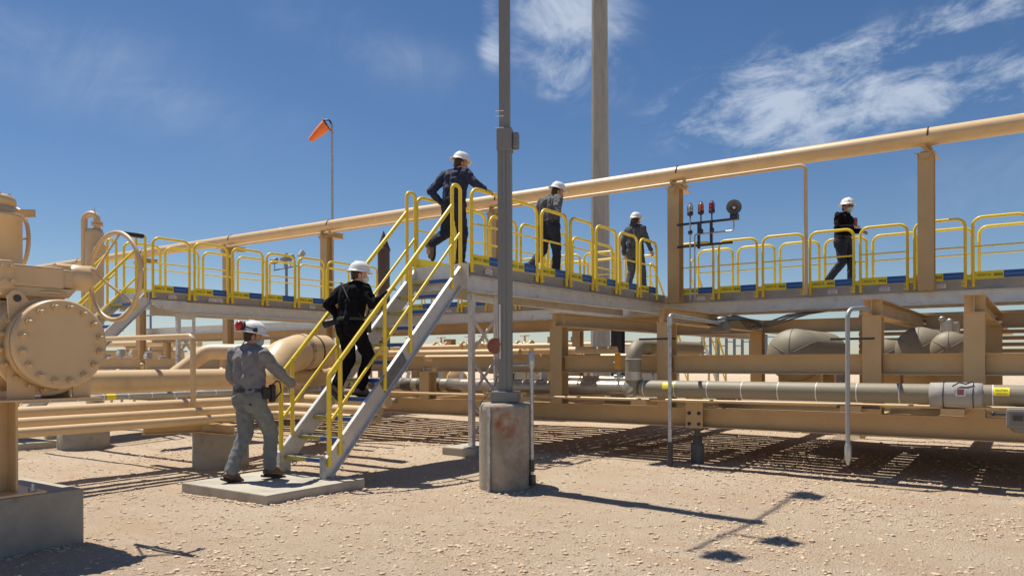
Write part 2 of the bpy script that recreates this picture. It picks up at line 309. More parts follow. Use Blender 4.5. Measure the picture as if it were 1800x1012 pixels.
def gravel():
    rng=np.random.default_rng(3); tmpl=[]
    for k in range(10):
        bm=bmesh.new(); bmesh.ops.create_icosphere(bm,subdivisions=1,radius=1)
        pts=np.array([list(q.co) for q in bm.verts]); fc=np.array([[q.index for q in fa.verts] for fa in bm.faces]); bm.free()
        pts*= (1+.35*rng.standard_normal((len(pts),1))*.6); pts*=np.array([1,.75+.3*rng.random(),.42+.25*rng.random()]); tmpl.append((pts,fc))
    VS=[];FS=[];off=0; n=0; cl=[(rng.uniform(-12,3),rng.uniform(3,12)) for _ in range(60)]
    while n<85000:
        if rng.random()<.35:
            c=cl[rng.integers(60)]; x=c[0]+rng.normal()*.3; y=c[1]+rng.normal()*.2
        else:
            dd=4.2+11*rng.random()**1.4; a=rng.uniform(-.62,.62); xx=dd*math.tan(a); x=CC*xx-CS*dd; y=CS*xx+CC*dd
        if -8<x<-6.4 and 4.9<y<6.5: continue
        s=.0028+.0045*rng.random()**1.5+((.024*rng.random()**3.6) if rng.random()<.30 else 0)
        p,fc=tmpl[rng.integers(10)]; t=rng.random()*6.28; ct,st=math.cos(t),math.sin(t)
        q=p*s; q=np.stack([q[:,0]*ct-q[:,1]*st,q[:,0]*st+q[:,1]*ct,q[:,2]],1)+np.array([x,y,gz(x,y)+s*.05]); VS.append(q); FS.append(fc+off); off+=len(p); n+=1
    edges=[((-7.93,4.93),(-6.44,4.93),60),((-6.42,4.95),(-6.42,6.32),60),((-6.43,1.4),(-6.43,3.18),50)]
    extra=[]
    for (a,b_,n_) in edges:
        for i in range(n_*3):
            t=rng.random(); extra.append((a[0]+(b_[0]-a[0])*t+abs(rng.normal())*.05*(1 if a[0]==b_[0] else 0),a[1]+(b_[1]-a[1])*t-abs(rng.normal())*.05*(0 if a[0]==b_[0] else 1)))
    for i in range(200):
        t=rng.random()*6.283; q_=.31+abs(rng.normal())*.07; extra.append((-5.08+q_*math.cos(t),7.22+q_*math.sin(t)))
    for x,y in extra:
        s=.006+.02*rng.random()**2.5; p,fc=tmpl[rng.integers(10)]; q=p*s+np.array([x,y,gz(x,y)+s*.2]); VS.append(q); FS.append(fc+off); off+=len(p)
    me=bpy.data.meshes.new('gravel'); v_=np.concatenate(VS); f_=np.concatenate(FS); me.from_pydata(v_.tolist(),[],f_.tolist())
    m=mat('loose_stone',(.50,.365,.25),.9,var=.5,vscale=23,col2=(.64,.53,.39),c2scale=16,c2lo=.45,c2hi=.62,bump=.3,bscale=150)
    me.materials.append(m); o=bpy.data.objects.new('gravel',me); C.objects.link(o); tag(o,'loose tan and pale stones scattered over the sandy ground','gravel',None,'stuff')
gravel()
# ---------------------------------------------------------------- guardrail panel prototype and walkways
DZ=2.82; RT=3.875
def panel_proto(root,wd=.78):
    # local: runs along +X from 0 to wd, outward is -Y, z absolute
    b=MB(); b.tube([(0,0,DZ-.13),(0,0,RT),(wd,0,RT),(wd,0,DZ-.13)],.0265,12,.14,fseg=7)
    b.tube([(.0,.0,DZ+.56),(wd,.0,DZ+.56)],.015,8)
    for x in (.03,wd-.03):
        for z in (DZ-.04,DZ-.10): b.cyl((x-.03,-.012,z),(x+.03,-.012,z),.008,n=6)
    o=b.build('guardrail_panel',yel,root)
    t=MB(); t.box(.02,wd-.02,.018,.024,DZ+.005,DZ+.135); t.build('toe_board',yst,o); t=MB(); t.box(wd+.0,wd+.125,.018,.024,DZ+.01,DZ+.09); t.build('gap_filler',yst,o)
    t=MB(); t.box(wd*.57,wd-.021,.0148,.0177,DZ+.006,DZ+.134); bb=t.build('blue_sticker',blue,o)
    t=MB(); t.box(wd*.60,wd-.05,.0125,.0145,DZ+.068,DZ+.072); t.build('stripe',linew,o)
    lettering('PERFECTA',.055,(wd*.20,.0165,DZ+.066),(1,0,0),(0,0,1),ink,o,sx=.80)
    k=MB(); k.box(wd*.39,wd*.545,.014,.0175,DZ+.045,DZ+.088); k.build('black_badge',ink,o)
    lettering('LOCK',.040,(wd*.47,.0125,DZ+.066),(1,0,0),(0,0,1),yst,o,bold=.001)
    return o
def warn_proto(root):
    b=MB(); b.box(-.085,.085,0,.003,DZ-.125,DZ-.025); o=b.build('warning_sign',wst,root)
    b=MB(); b.box(-.083,.083,-.002,0,DZ-.056,DZ-.028); b.build('red_header',rst,o)
    lettering('WARNING',.030,(0,-.0035,DZ-.043),(1,0,0),(0,0,1),wst,o,bold=.0008)
    b=MB()
    for i in range(3):
        x=-.07
        while x<.06:
            l=random.uniform(.012,.03); b.box(x,min(x+l,.07),-.0015,0,DZ-.076-.02*i,DZ-.069-.02*i); x+=l+.008
    b.build('small_print',ink,o); return o
walk_m=thing('access_walkway','long aluminium walkway with yellow guardrails running along the pipe rack on the right','walkway',(-6,15.3,0.1))
WORLD_PROTO=thing('tmp_root',None,None,(0,0,0)); PP=panel_proto(WORLD_PROTO); WP=warn_proto(WORLD_PROTO)
def put(proto,root,pos,rz):
    c=copy_tree(proto,root); base=WORLD[root.name]
    l=proto.location; q=M.Rotation(rz,3,'Z')@V((l.x,l.y,0)); c.location=V(pos)+V((q.x,q.y,l.z))-base; c.rotation_euler=(0,0,rz); return c
def channel_girder(root,p0,p1,out,h=.225,z=2.53):
    b=MB(); a=V((p0[0],p0[1],z)); c=V((p1[0],p1[1],z)); d=(c-a).normalized(); L_=(c-a).length
    b.channel(a,c,h,.07,out,.012)
    o=V(out); k=.5
    while k<L_:
        for zz in (z+.085,z-.085):
            for e in (-.045,.045): q=a+d*(k+e); b.cyl(V((q.x,q.y,zz))-o*.055,V((q.x,q.y,zz))-o*.045,.011,n=6)
        k+=1.15
    return b.build('girder',alu,root)
def deckpart(root,x0,x1,y0,y1,along):
    b=MB(); n=max(1,round((y1-y0 if along=='x' else x1-x0)/.25)); 
    for i in range(n):
        if along=='x': s=(y1-y0)/n; b.box(x0,x1,y0+i*s+.008,y0+(i+1)*s-.012,DZ-.03,DZ-.0)
        else: s=(x1-x0)/n; b.box(x0+i*s+.008,x0+(i+1)*s-.012,y0,y1,DZ-.03,DZ-.0)
    b.build('deck_planks',alu,root)
    L_=(x1-x0) if along=='x' else (y1-y0); k=.3
    while k<L_:
        b=MB()
        if along=='x': b.box(x0+k,x0+k+.05,y0+.01,y1-.01,DZ-.16,DZ-.031)
        else: b.box(x0+.01,x1-.01,y0+k,y0+k+.05,DZ-.16,DZ-.031)
        k+=.75; b.build('joist',alu,root)
def sideplate(root,p0,p1,out):
    b=MB(); p0=V((*p0,0));p1=V((*p1,0)); b.prism([(-.012,DZ-.15),(0,DZ-.15),(0,DZ+.004),(-.012,DZ+.004)],p0,p1-p0,V(out),V((0,0,1)))
    b.prism([(-.05,DZ-.165),(.02,DZ-.165),(.02,DZ-.152),(-.05,DZ-.152)],p0,p1-p0,V(out),V((0,0,1)))
    return b.build('side_plate',plate_m,root)
def lattice(root,x0,x1,y0,y1,zb,zt):
    for x in (x1,):
        for y in (y0,y1):
            b=MB(); sx=-1; sy=1 if y==y0 else -1
            b.box(min(x,x+sx*.075),max(x,x+sx*.075),min(y,y+sy*.008),max(y,y+sy*.008),zb,zt); b.box(min(x,x+sx*.008),max(x,x+sx*.008),min(y+sy*.008,y+sy*.075),max(y+sy*.008,y+sy*.075),zb,zt)
            for k in range(4): b.cyl((x+sx*(.03 if k%2 else .07),y-sy*.001,zt-.06-.05*(k//2)),(x+sx*(.03 if k%2 else .07),y-sy*.012,zt-.06-.05*(k//2)),.010,n=6)
            b.box(x-.09,x+.09,y-.09,y+.09,zb-.012,zb-.001); b.build('support_leg',alu,root)
    for y in (x1-.014,):
        b=MB(); n=3; h=(zt-.25-zb-.1)/n
        for k in range(n):
            za=zb+.1+k*h; zc=za+h-.06
            for (xa,xb,dy) in ((y0,y1,0),(y1,y0,-.012)):
                d=V((0,xb-xa,zc-za)); b.prism([(-.025,-.004),(.025,-.004),(.025,.004),(-.025,.004)],(y+dy,xa,za),d,V((0,-d.z,d.y)).normalized(),V((1,0,0)))
        b.box(y-.004,y+.004,y0,y1,zt-.10,zt-.02) ; b.build('cross_brace',alu,root)
def panels_y(root,x,y0,n,pitch,side,w_every=(0,)):
    for i in range(n):
        if side>0: put(PP,root,(x,y0+i*pitch,0),R(90))
        else: put(PP,root,(x,y0+i*pitch+.78,0),R(-90))
        if side>0 and i in w_every: put(WP,root,(x-.012,y0+i*pitch+.42,0),R(90))
# main walkway along X
X0=-15.4; X1=2.6; Y0=15.37; Y1=16.5
deckpart(walk_m,X0,X1,Y0+.05,Y1-.05,'x')
channel_girder(walk_m,(-27.2,Y0-.03),(X1,Y0-.03),(0,-1,0)); channel_girder(walk_m,(-27.2,Y1),(X1,Y1),(0,1,0))
sideplate(walk_m,(-6.5,Y0+.035),(X1,Y0+.035),(0,-1,0)); sideplate(walk_m,(-14.2,Y0+.035),(-7.7,Y0+.035),(0,-1,0)); sideplate(walk_m,(X1,Y1-.035),(X0,Y1-.035),(0,1,0))
i=0
for i in range(10):
    x=-6.36+.895*i; put(PP,walk_m,(x,Y0,0),0)
    if i in (0,3,4,5,8): put(WP,walk_m,(x+(.40 if i else .50),Y0+.02,0),0)
for i in range(7):
    x=-13.95+.89*i; put(PP,walk_m,(x,Y0,0),0)
    if i%2: put(WP,walk_m,(x+.45,Y0+.02,0),0)
for i in range(20):
    x=2.5-.895*i
    if -7.7<x-.4<-6.5 : continue
    put(PP,walk_m,(x,Y1,0),R(180))
# dark cable tray and lashings under the main walkway
b=MB()
for k in range(7):
    pts=[(-6+j*.9,15.7+.1*k+.02*math.sin(j*2+k),2.58-.03*random.random()-.02*(j%2)) for j in range(10)]; b.tube(pts,.012,6)
tag(b.build('cable_run',black),'bundle of black cables slung under the long walkway','cable')
# branch walkway along Y
walk_b=thing('access_walkway','short raised walkway at the top of the nearest stairs, behind the grey lamp pole','walkway',(-7.1,8.6,.1))
XA,XB=-7.62,-6.6; YA,YB=8.5,15.35
deckpart(walk_b,XA+.05,XB-.05,YA,YB,'y'); channel_girder(walk_b,(XB+.03,YA+.02),(XB+.03,YB-.1),(1,0,0)); channel_girder(walk_b,(XA-.03,YB-.1),(XA-.03,YA+.02),(-1,0,0))
sideplate(walk_b,(XB-.035,YA),(XB-.035,YB),(1,0,0)); sideplate(walk_b,(XA+.035,YB),(XA+.035,YA),(-1,0,0))
panels_y(walk_b,XB,8.56,7,.915,1,(0,)); panels_y(walk_b,XA,8.56,7,.915,-1)
b=MB(); b.box(XA,XB,YA-.03,YA-.001,DZ-.36,DZ-.01); b.build('end_beam',alu,walk_b)
lattice(walk_b,-7.55,-6.72,8.72,9.35,.235,2.41)
tag(MB().bbox(-7.1,-6.5,8.5,9.55,.03,.222,.02).build('footing_slab',conc2),'low concrete slab under the lattice legs behind the grey lamp pole','slab')
# left walkway
walk_l=thing('access_walkway','raised aluminium walkway on the left, its guardrails starting behind the big handwheel','walkway',(-14.8,8.4,.1))
LA,LB=-15.35,-14.3
deckpart(walk_l,LA+.05,LB-.05,8.3,15.35,'y'); channel_girder(walk_l,(LB+.03,8.9),(LB+.03,15.25),(1,0,0)); channel_girder(walk_l,(LA-.03,15.25),(LA-.03,8.9),(-1,0,0))
sideplate(walk_l,(LB-.035,8.3),(LB-.035,15.35),(1,0,0)); sideplate(walk_l,(LA+.035,15.35),(LA+.035,8.3),(-1,0,0))
panels_y(walk_l,LB,8.37,7,.893,1,(0,1,4)); panels_y(walk_l,LA,8.37,7,.893,-1)
put(WP,walk_l,(LB-.012,8.37+.893+.58,0),R(90))
lattice(walk_l,-15.25,-14.4,8.95,9.35,.235,2.41)
b=MB(); b.prism([(0,0),(.75,0),(.75,-.24),(.15,-.16),(0,-.05)],(LB+.03,8.3,2.66),V((.008,0,0)),V((0,1,0)),V((0,0,1))); b.box(LA,LB,8.27,8.299,DZ-.36,DZ-.01); b.build('gusset_plate',alu,walk_l)
tag(MB().bbox(-15.6,-14.1,8.7,9.6,.03,.222,.02).build('footing_slab',conc2),'low concrete slab under the left walkway legs','slab')
# ---------------------------------------------------------------- stairs
def stairs(label,xl,xr,yb,zb,n=11,run=.223,rise=.2283,z0=.309,dz=DZ,parts='full',ang=0):
    root=thing('metal_stairs',label,'stairs',((xl+xr)/2,yb,zb))
    yt=yb+.0+run*n   # edge of deck
    sl=rise/run; L=math.hypot(run,rise); d=V((0,run/L,rise/L)); nrm=V((0,-rise/L,run/L))
    for s,x in ((-1,xl),(1,xr)):
        b=MB(); h=.21; zoff=-.0
        p0=V((x,yb-.12,z0-.13*sl-.06)); top=V((x,yt+.10,dz-.02+.0))
        a=V((x,yb-.04,zb+.02)); 
        sl2=(dz-z0-.03)/(yt-.06-yb+.12); top=lambda y: z0+.03+(y-yb+.12)*sl2; poly=[(yb-.12,zb+.02),(yb-.03,zb+.02),(yt+.02,dz-.22),(yt+.02,dz-.0),(yt-.06,dz+.0),(yb-.12,z0+.03)]
        b.prism([(y,z) for y,z in poly],(x-.005,0,0),V((.01,0,0)),V((0,1,0)),V((0,0,1)))
        # flanges
        for (ya,za,yc,zc) in ((yb-.12,z0+.03,yt-.06,dz),(yb-.03,zb+.02,yt+.02,dz-.22)):
            q0=V((x,ya,za)); q1=V((x,yc,zc)); dd=q1-q0; nn=V((0,-dd.z,dd.y)).normalized()
            lo,hi=(0,.05) if s>0 else (-.05,0)
            b.prism([(lo,-.004),(hi,-.004),(hi,.004),(lo,.004)],q0,dd,V((1,0,0)),nn)
        for k in range(n):
            yy=yb+run*k+.1; zz=z0+rise*k-.10
            for e in (0,.055): b.cyl((x+s*.001,yy+e,zz),(x+s*.012,yy+e,zz+0),.011,n=6)
        st=b.build('stringer',alu,root)
        for y0_,y1_ in ((yb+.76,yb+1.16),(yt-.10,yt+.05)):
            b=MB(); b.prism([(y0_,top(y0_)-.01),(y0_+.1,top(y0_+.1)-.25),(y1_+.1,min(top(y1_+.1)-.25,dz-.2)),(y1_,min(top(y1_)-.01,dz-.01))],(x+s*.006,0,0),V((s*.008,0,0)),V((0,1,0)),V((0,0,1)))
            b.build('splice_plate',darkg,root)
        # foot bracket
        b=MB(); b.box(x-.05,x+.05,yb-.14,yb-.132,zb+.012,zb+.26); b.box(x-.05,x-.042,yb-.13,yb+.1,zb+.012,zb+.2); b.box(x-.06,x+.06,yb-.15,yb+.12,zb+.001,zb+.012)
        for k in range(5):
            for e in (-.03,.03): b.box(x+e-.008,x+e+.008,yb-.146,yb-.141,zb+.03+.045*k,zb+.05+.045*k)
        b.build('foot_bracket',galv,root)
        # handrail
        b=MB(); hx=x+s*.022; rail=lambda y,o: z0+(y-yb)*sl+o
        T=1.06; yr0=yb-.06
        b.tube([(hx,yr0,z0-.07),(hx,yr0,rail(yr0,T)-.02),(hx,yt-.28,rail(yt-.28,T))],.028,12,.10)
        b.tube([(hx,yr0+.01,rail(yr0,.50)),(hx,yt-.09,rail(yt-.09,.52))],.019,10)
        for yy,zb_ in ((yr0+.17,rail(yr0+.17,-.06)),(yb+.85,rail(yb+.85,-.1)),(yb+1.32,rail(yb+1.32,-.1))):
            b.tube([(hx,yy,zb_),(hx,yy,rail(yy,T))],.026,10)
        y1=yt-.27; y2=yt-.09
        b.tube([(hx,y1,rail(y1,-.1)),(hx,y1,RT+.02),(hx,y2,RT+.02),(hx,y2,rail(y2,-.03))],.026,10,.07)
        b.build('handrail',yel,root)
    for k in range(n):
        y=yb+run*k; z=z0+rise*k
        b=MB(); b.box(xl+.006,xr-.006,y-.02,y+.21,z-.035,z-.001); 
        for j in range(6): b.box(xl+.02,xr-.02,y+.015+.032*j,y+.029+.032*j,z-.001,z+.003)
        t=b.build('tread',darkalu,root)
        b=MB(); m_=(xl+xr)/2-.02; b.box(xl+.02,m_,y-.026,y-.021,z-.042,z+.004); b.build('yellow_nosing',dyel,t)
        b=MB(); b.box(m_,xr-.02,y-.026,y-.021,z-.042,z+.002); b.build('blue_nosing',blue,t)
        b=MB(); b.box(xl+.01,xr-.01,y-.030,y-.005,z+.004,z+.008); b.build('nosing_edge',alu,t)
    return root
darkg=mat('dull_galvanised_plate',(.22,.225,.23),.5,metal=.5,var=.3,vscale=18)
darkalu=mat('serrated_tread_metal',(.22,.215,.20),.5,metal=.5,var=.2,vscale=20)
dyel=mat('scuffed_yellow_sticker',(.50,.42,.08),.6,var=.4,vscale=30)
tag(MB().bbox(-7.93,-6.44,4.97,6.33,-.05,.10,.012).build('concrete_pad',conc2),'flat pale concrete pad at the foot of the nearest stairs','pad')
stairs('nearest aluminium stairs with yellow handrails, climbing from the concrete pad',-7.56,-6.76,6.12,.10)
stairs('farther left aluminium stairs with yellow handrails, partly behind the big handwheel',-15.33,-14.32,5.85,.10)
tag(MB().bbox(-15.7,-13.9,4.9,6.4,-.05,.099,.012).build('concrete_pad',conc2),'concrete pad under the far left stairs behind the valve','pad')
# small far stairs beyond the long walkway
b_=thing('metal_stairs','yellow railed stairs going down on the far side of the long walkway','stairs',(-7.05,18.8,.1))
for x in (-7.55,-6.55):
    b=MB(); b.prism([(0,-.1),(0,.1),(2.3,-2.45+.1),(2.3,-2.45-.1)],(x,16.6,2.7),V((.01,0,0)),V((0,1,0)),V((0,0,1))); b.build('stringer',alu,b_)
    b=MB(); b.tube([(x,16.6,2.5),(x,16.6,3.87),(x,18.9,1.42),(x,18.9,.3)],.025,10,.1); b.tube([(x,16.6,3.35),(x,18.9,.9)],.015,8); b.tube([(x,17.4,1.7),(x,17.4,3.0)],.022,8); b.tube([(x,18.2,.9),(x,18.2,2.15)],.022,8); b.build('handrail',yel,b_)
b=MB()
for k in range(10): b.box(-7.54,-6.56,16.7+.22*k,16.9+.22*k,2.55-.235*k,2.58-.235*k)
b.build('treads',darkalu,b_)
# ---------------------------------------------------------------- skid frame
skid=thing('skid_frame','tan painted steel skid frame of heavy beams and posts beneath the long walkway','frame',(-6,9.6,.1))
FY=9.6
def beam(name,p0,p1,h,wd,m=tan2,up=(0,0,1),root=skid): return MB().ibeam(p0,p1,h,wd,up).build(name,m,root)
for yy,x1 in ((FY+.1,3.),(13.7,3.)):
    beam('base_beam',(-20,yy,.70),(x1,yy,.70),.25,.2); 
b=MB(); PX=(-5.86,-4.17,-1.62,-.61,.75,-8.4,-11.2,-14,-17)
for k,x in enumerate(PX):
    b=MB(); h=.2
    # flange faces the viewer
    b.ibeam((x,FY+.1,.826),(x,FY+.1,1.945),.2,.2,up=(0,1,0)); 
    b.box(x-.105,x+.105,FY-.002,FY+.202,1.936,1.945)
    if x>-6: b.build('post',tan2,skid)
    else:
        b=MB(); b.ibeam((x,FY+.1,.826),(x,FY+.1,1.274),.2,.2,up=(0,1,0)); b.build('post',tan2,skid)
    b=MB(); b.ibeam((x,13.7,.826),(x,13.7,1.945),.2,.2,up=(0,1,0)); b.build('post',tan2,skid)
    if x>-6:
        b=MB(); b.ibeam((x,FY-.02,2.045),(x,19.,2.045),.198,.2); b.box(x-.1,x+.1,FY+.08,FY+.09,1.958,2.132); b.build('cross_beam',tan2,skid)
xs=sorted([x for x in PX]); xs=[-20]+xs+[3]
for a,c in zip(xs[:-1],xs[1:]):
    b=MB(); b.ibeam((a+(.1 if a>-20 else 0),FY+.1,1.395),(c-(.1 if c<3 else 0),FY+.1,1.395),.24,.16); b.build('middle_beam',tan2,skid)
    b=MB(); b.ibeam((a+.1,13.7,1.395),(c-.1,13.7,1.395),.24,.16); b.build('middle_beam',tan2,skid)
for a,c in zip(xs[-6:-1],xs[-5:]):
    b=MB(); b.ibeam((a+.1,13.7,2.03),(c-.1,13.7,2.03),.225,.16); b.build('rear_beam',tan2,skid)
for x in (-5.9,-3.75,-1.62,.75,-9,-12,-15):
    b=MB(); b.box(x-.04,x+.04,FY+.2,13.6,.62,.80); b.build('floor_joist',tan2,skid)
b=MB();  # unseen slats added behind the base beam to cast striped shade on the ground
for k in range(15): b.box(-5.8,3.,9.84+.26*k,10.045+.26*k+(.02 if k%3 else .0),.585,.60)
for k in range(7): b.box(-2.3+.75*k,-1.9+.75*k,9.85,13.4,.603,.612)  # added cross strips that close up the lit gaps in that shade
tag(b.build('shadow_slats',tan2,skid),None)
b=MB()  # more unseen slats, added to stripe the ground with shade at the left
for k in range(11): b.box(-19,-6.1,9.86+.34*k,10.10+.34*k,.585,.60)
tag(b.build('shadow_slats',tan2,skid),None)
# bracket plate above the jack
b=MB(); b.box(-3.86,-3.63,FY-.014,FY-.003,.565,.975)
for z in (.88,): b.cyl((-3.745,FY-.013,z),(-3.745,FY-.018,z),.022,n=14)
b.build('bracket_plate',tan2,skid)
b=MB()
for x in (-3.81,-3.68):
    for z in (.62,.76): b.cyl((x,FY-.014,z),(x,FY-.024,z),.024,n=14)
b.build('bolt',darkst,skid)
for x in (-6.3,-4.5,-1.9,-.9):
    b=MB(); b.box(x,x+.22,FY-.32,FY-.003,.86,.93); b.build('pipe_bracket',tan2,skid)
jackm=mat('jack_paint',(.12,.115,.11),.6,var=.15)
for x,l in ((-3.745,'grey screw jack holding up the skid base beam near the plain conduit'),(2.,'grey screw jack under the right end of the skid base beam'),(-14.5,'grey screw jack under the far left of the skid base beam')):
    b=MB(); b.lathe([(.085,-.04),(.085,.24),(.078,.25),(.06,.26),(.06,.33),(.04,.34),(.04,.42),(.075,.43),(.075,.463)],(x,FY+.1,.10),n=20); tag(b.build('screw_jack',jackm),l,'jack',None)
# rack beam under the main girder at the left
b=thing('support_beam','long tan steel beam under the aluminium girder behind the stairs','beam',(-16,15.6,2.2)); MB().ibeam((-27,15.75,2.27),(-6.2,15.75,2.27),.26,.16).build('beam',tan2,b)
for x in (-26,-20,-14,-9):
    MB().ibeam((x,15.75,.08),(x,15.75,2.139),.2,.2,up=(0,1,0)).build('leg',tan2,b)
# ---------------------------------------------------------------- pipe rack and upper pipe
rack=thing('pipe_rack','row of tall tan steel posts with saddles carrying the long upper pipe','pipe rack',(-6.37,15.2,2.64))
PR=[(-1.67,2.642),(-6.3,2.642),(-10.95,2.642),(-16.9,.1),(-21.5,.1),(-26.6,.1),(-36,.1),(3.2,2.642)]
for x,zb in PR:
    b=MB(); b.ibeam((x,15.12,zb),(x,15.12,5.0),.25,.25,up=(0,1,0),tf=.014); b.build('post',tan2,rack)
    b=MB(); b.box(x-.15,x+.15,14.95,15.6,5.001,5.015); b.ibeam((x,14.9,5.09),(x,15.75,5.09),.145,.15); b.prism([(-.16,0),(.16,0),(.1,-.0),(.04,-.1),(-.04,-.1),(-.1,0)],(x,14.9,5.0),V((0,.01,0)),V((1,0,0)),V((0,0,1))); b.build('saddle',tan2,rack)
pipe=thing('overhead_pipe','long fat tan pipe running overhead across the whole picture','pipe',(-6,15.2,5.18))
MB().cyl((-62,15.25,5.345),(6,15.25,5.345),.157,n=32).build('pipe',tan,pipe)
for x,zb in PR+[(-31.2,0),(-3.985,0),(-13.9,0),(-19.2,0)]:
    if x in(-3.985,-13.9,-19.2): continue
    b=MB(); xx=x+.02; b.tube([(xx,15.25+.166*math.cos(R(a)),5.345+.166*math.sin(R(a))) for a in range(-10,200,15)],.011,8); b.build('pipe_clamp',black,pipe)
for x_ in (-.2,-4.6,-9.1,-13.4,-19,-24.3,-29): MB().lathe([(.157,-.012),(.1625,0),(.157,.012)],(x_,15.25,5.345),(1,0,0),28,caps=False).build('weld_seam',tan,pipe)
sp=thing('slim_pipe','slim tan pipe under the overhead pipe, turning straight down to the long walkway','pipe',(-3.7,15.0,2.65))
MB().tube([(-22,15.0,5.10),(-3.66,15.0,5.10),(-3.66,15.0,2.66)],.036,14,.12).build('pipe',tan,sp)
b=MB()
for x in (-6.05,-10.7,-16.6): b.box(x-.02,x+.02,14.94,15.06,5.03,5.17)
b.build('pipe_strap',tan2,sp)
# ---------------------------------------------------------------- beacons and horn
fr=thing('beacon_frame','dark steel strut frame on a rack post, carrying three beacons and a horn','frame',(-5.9,14.9,3.7))
b=MB(); b.box(-6.17,-4.98,14.88,14.92,4.19,4.235); b.box(-6.17,-5.02,14.88,14.92,3.735,3.78); b.build('strut',darkst,fr)
b=MB(); b.box(-5.75,-5.70,14.92,14.96,3.70,4.19); b.box(-5.49,-5.44,14.92,14.96,3.78,4.19); b.build('upright',darkst,fr)
b=MB(); b.tube([(-4.98,14.86,4.22),(-4.98,14.86,3.98),(-5.78,14.86,3.98),(-5.78,14.86,2.66)],.016,8,.05); b.tube([(-5.87,14.84,4.3),(-5.87,14.84,2.66)],.016,8); b.build('conduit',galv,fr)
for x,m_,l in ((-5.87,cll,'clear white caged beacon, leftmost of the three on the strut frame'),(-5.645,orl,'amber caged beacon between the clear and the red one'),(-5.42,redl,'red caged beacon nearest the round horn')):
    q=thing('warning_beacon',l,'beacon',(x,14.85,4.0),'warning beacons on the strut frame')
    b=MB(); b.cyl((x,14.85,4.0),(x,14.85,4.37),.014); b.ball((x,14.85,4.03),.05,.035,.055); b.lathe([(.03,4.36),(.062,4.38),(.062,4.43),(.05,4.44)],(x,14.85,0)); b.build('mount',darkst,q)
    b=MB(); b.lathe([(.048,4.441),(.048,4.54),(.036,4.58),(.005,4.595)],(x,14.85,0),n=20); b.build('lens',m_,q)
    b=MB()
    for k in range(6):
        a=math.pi*k/3; b.tube([(x+.056*math.cos(a),14.85+.056*math.sin(a),4.43),(x+.056*math.cos(a),14.85+.056*math.sin(a),4.55),(x+.02*math.cos(a),14.85+.02*math.sin(a),4.62),(x,14.85,4.625)],.0045,5)
    b.tube([(x+.057*math.cos(t/12*6.283),14.85+.057*math.sin(t/12*6.283),4.5) for t in range(12)],.0045,5,closed=True); b.build('cage',darkst,q)
q=thing('warning_horn','round dark grey horn speaker on the end of the strut frame','horn',(-4.99,14.8,4.25))
ax=V((.35,-.94,-.0)).normalized(); p=V((-4.98,14.86,4.42))
b=MB(); b.lathe([(.145,.10),(.14,.085),(.10,.05),(.05,.0),(.04,-.12),(.06,-.13),(.06,-.22),(.01,-.23)],p,ax,28,caps=False); b.lathe([(.138,.098),(.09,.045),(.045,.0),(.02,-.02)],p,ax,28,caps=False); b.build('bell',darkg,q)
b=MB(); b.ball(p+ax*.05,.028); b.build('centre_cone',white,q); b=MB(); b.bbox(-5.05,-4.90,14.82,14.95,4.19,4.31,.01); b.build('bracket',darkst,q)
# ---------------------------------------------------------------- lamp pole, pier
px,py=-5.08,7.22
rust=mat('stained_pier_concrete',(.36,.315,.25),.88,var=.18,vscale=9,col2=(.25,.215,.17),c2scale=3,bump=.5,bscale=50,bdist=.006)
def rustify(m):
    nt=m.node_tree; N=nt.nodes; L=nt.links; b=N['Principled BSDF']; lk=b.inputs['Base Color'].links[0].from_socket
    geo=N.new('ShaderNodeNewGeometry'); vm=N.new('ShaderNodeVectorMath'); vm.operation='SUBTRACT'; L.new(geo.outputs['Position'],vm.inputs[0]); vm.inputs[1].default_value=(-4.93,6.94,.74)
    ml=N.new('ShaderNodeVectorMath'); ml.operation='MULTIPLY'; L.new(vm.outputs[0],ml.inputs[0]); ml.inputs[1].default_value=(4.2,4.2,3.2)
    nz=N.new('ShaderNodeTexNoise'); nz.inputs['Scale'].default_value=11; nz.inputs['Detail'].default_value=8; L.new(geo.outputs['Position'],nz.inputs['Vector'])
    ln=N.new('ShaderNodeVectorMath'); ln.operation='LENGTH'; L.new(ml.outputs[0],ln.inputs[0])
    s=N.new('ShaderNodeMath'); s.operation='SUBTRACT'; L.new(nz.outputs[0],s.inputs[0]); sc_=N.new('ShaderNodeMath'); sc_.operation='MULTIPLY'; L.new(ln.outputs['Value'],sc_.inputs[0]); sc_.inputs[1].default_value=.35; L.new(sc_.outputs[0],s.inputs[1])
    mr=N.new('ShaderNodeMapRange'); L.new(s.outputs[0],mr.inputs[0]); mr.inputs[1].default_value=.26; mr.inputs[2].default_value=.58
    mx=N.new('ShaderNodeMixRGB'); L.new(mr.outputs[0],mx.inputs[0]); L.new(lk,mx.inputs[1]); mx.inputs[2].default_value=(.27,.10,.045,1); L.new(mx.outputs[0],b.inputs['Base Color'])
rustify(rust)
pier=thing('concrete_pier','tall round concrete pier with a rust stain under the grey lamp pole','pier',(px,py,0))
b=MB(); pr=[(.305,-.1)]
for k in range(9): pr+= [(.305,.08+.1*k)]
pr+=[(.305,.93),(.285,.965),(.1,.975)]; b.lathe(pr,(px,py,0),n=48); b.build('pier',rust,pier)
pl=thing('lamp_pole','tall square grey lamp pole standing on the round rust stained pier','lamp pole',(px,py,.975))
rz=M.Translation((px,py,0))@M.Rotation(R(27),4,'Z')
b=MB(); b.box(-.075,.075,-.075,.075,1.0,4.1,rz); b.box(-.058,.058,-.058,.058,4.1,7.1,rz); b.box(-.016,.016,-.086,-.076,1.1,3.9,rz); b.build('shaft',grey,pl)
b=MB(); b.bbox(-.155,.155,-.155,.155,.976,1.10,.012,rz); b.build('base_cover',grey,pl)
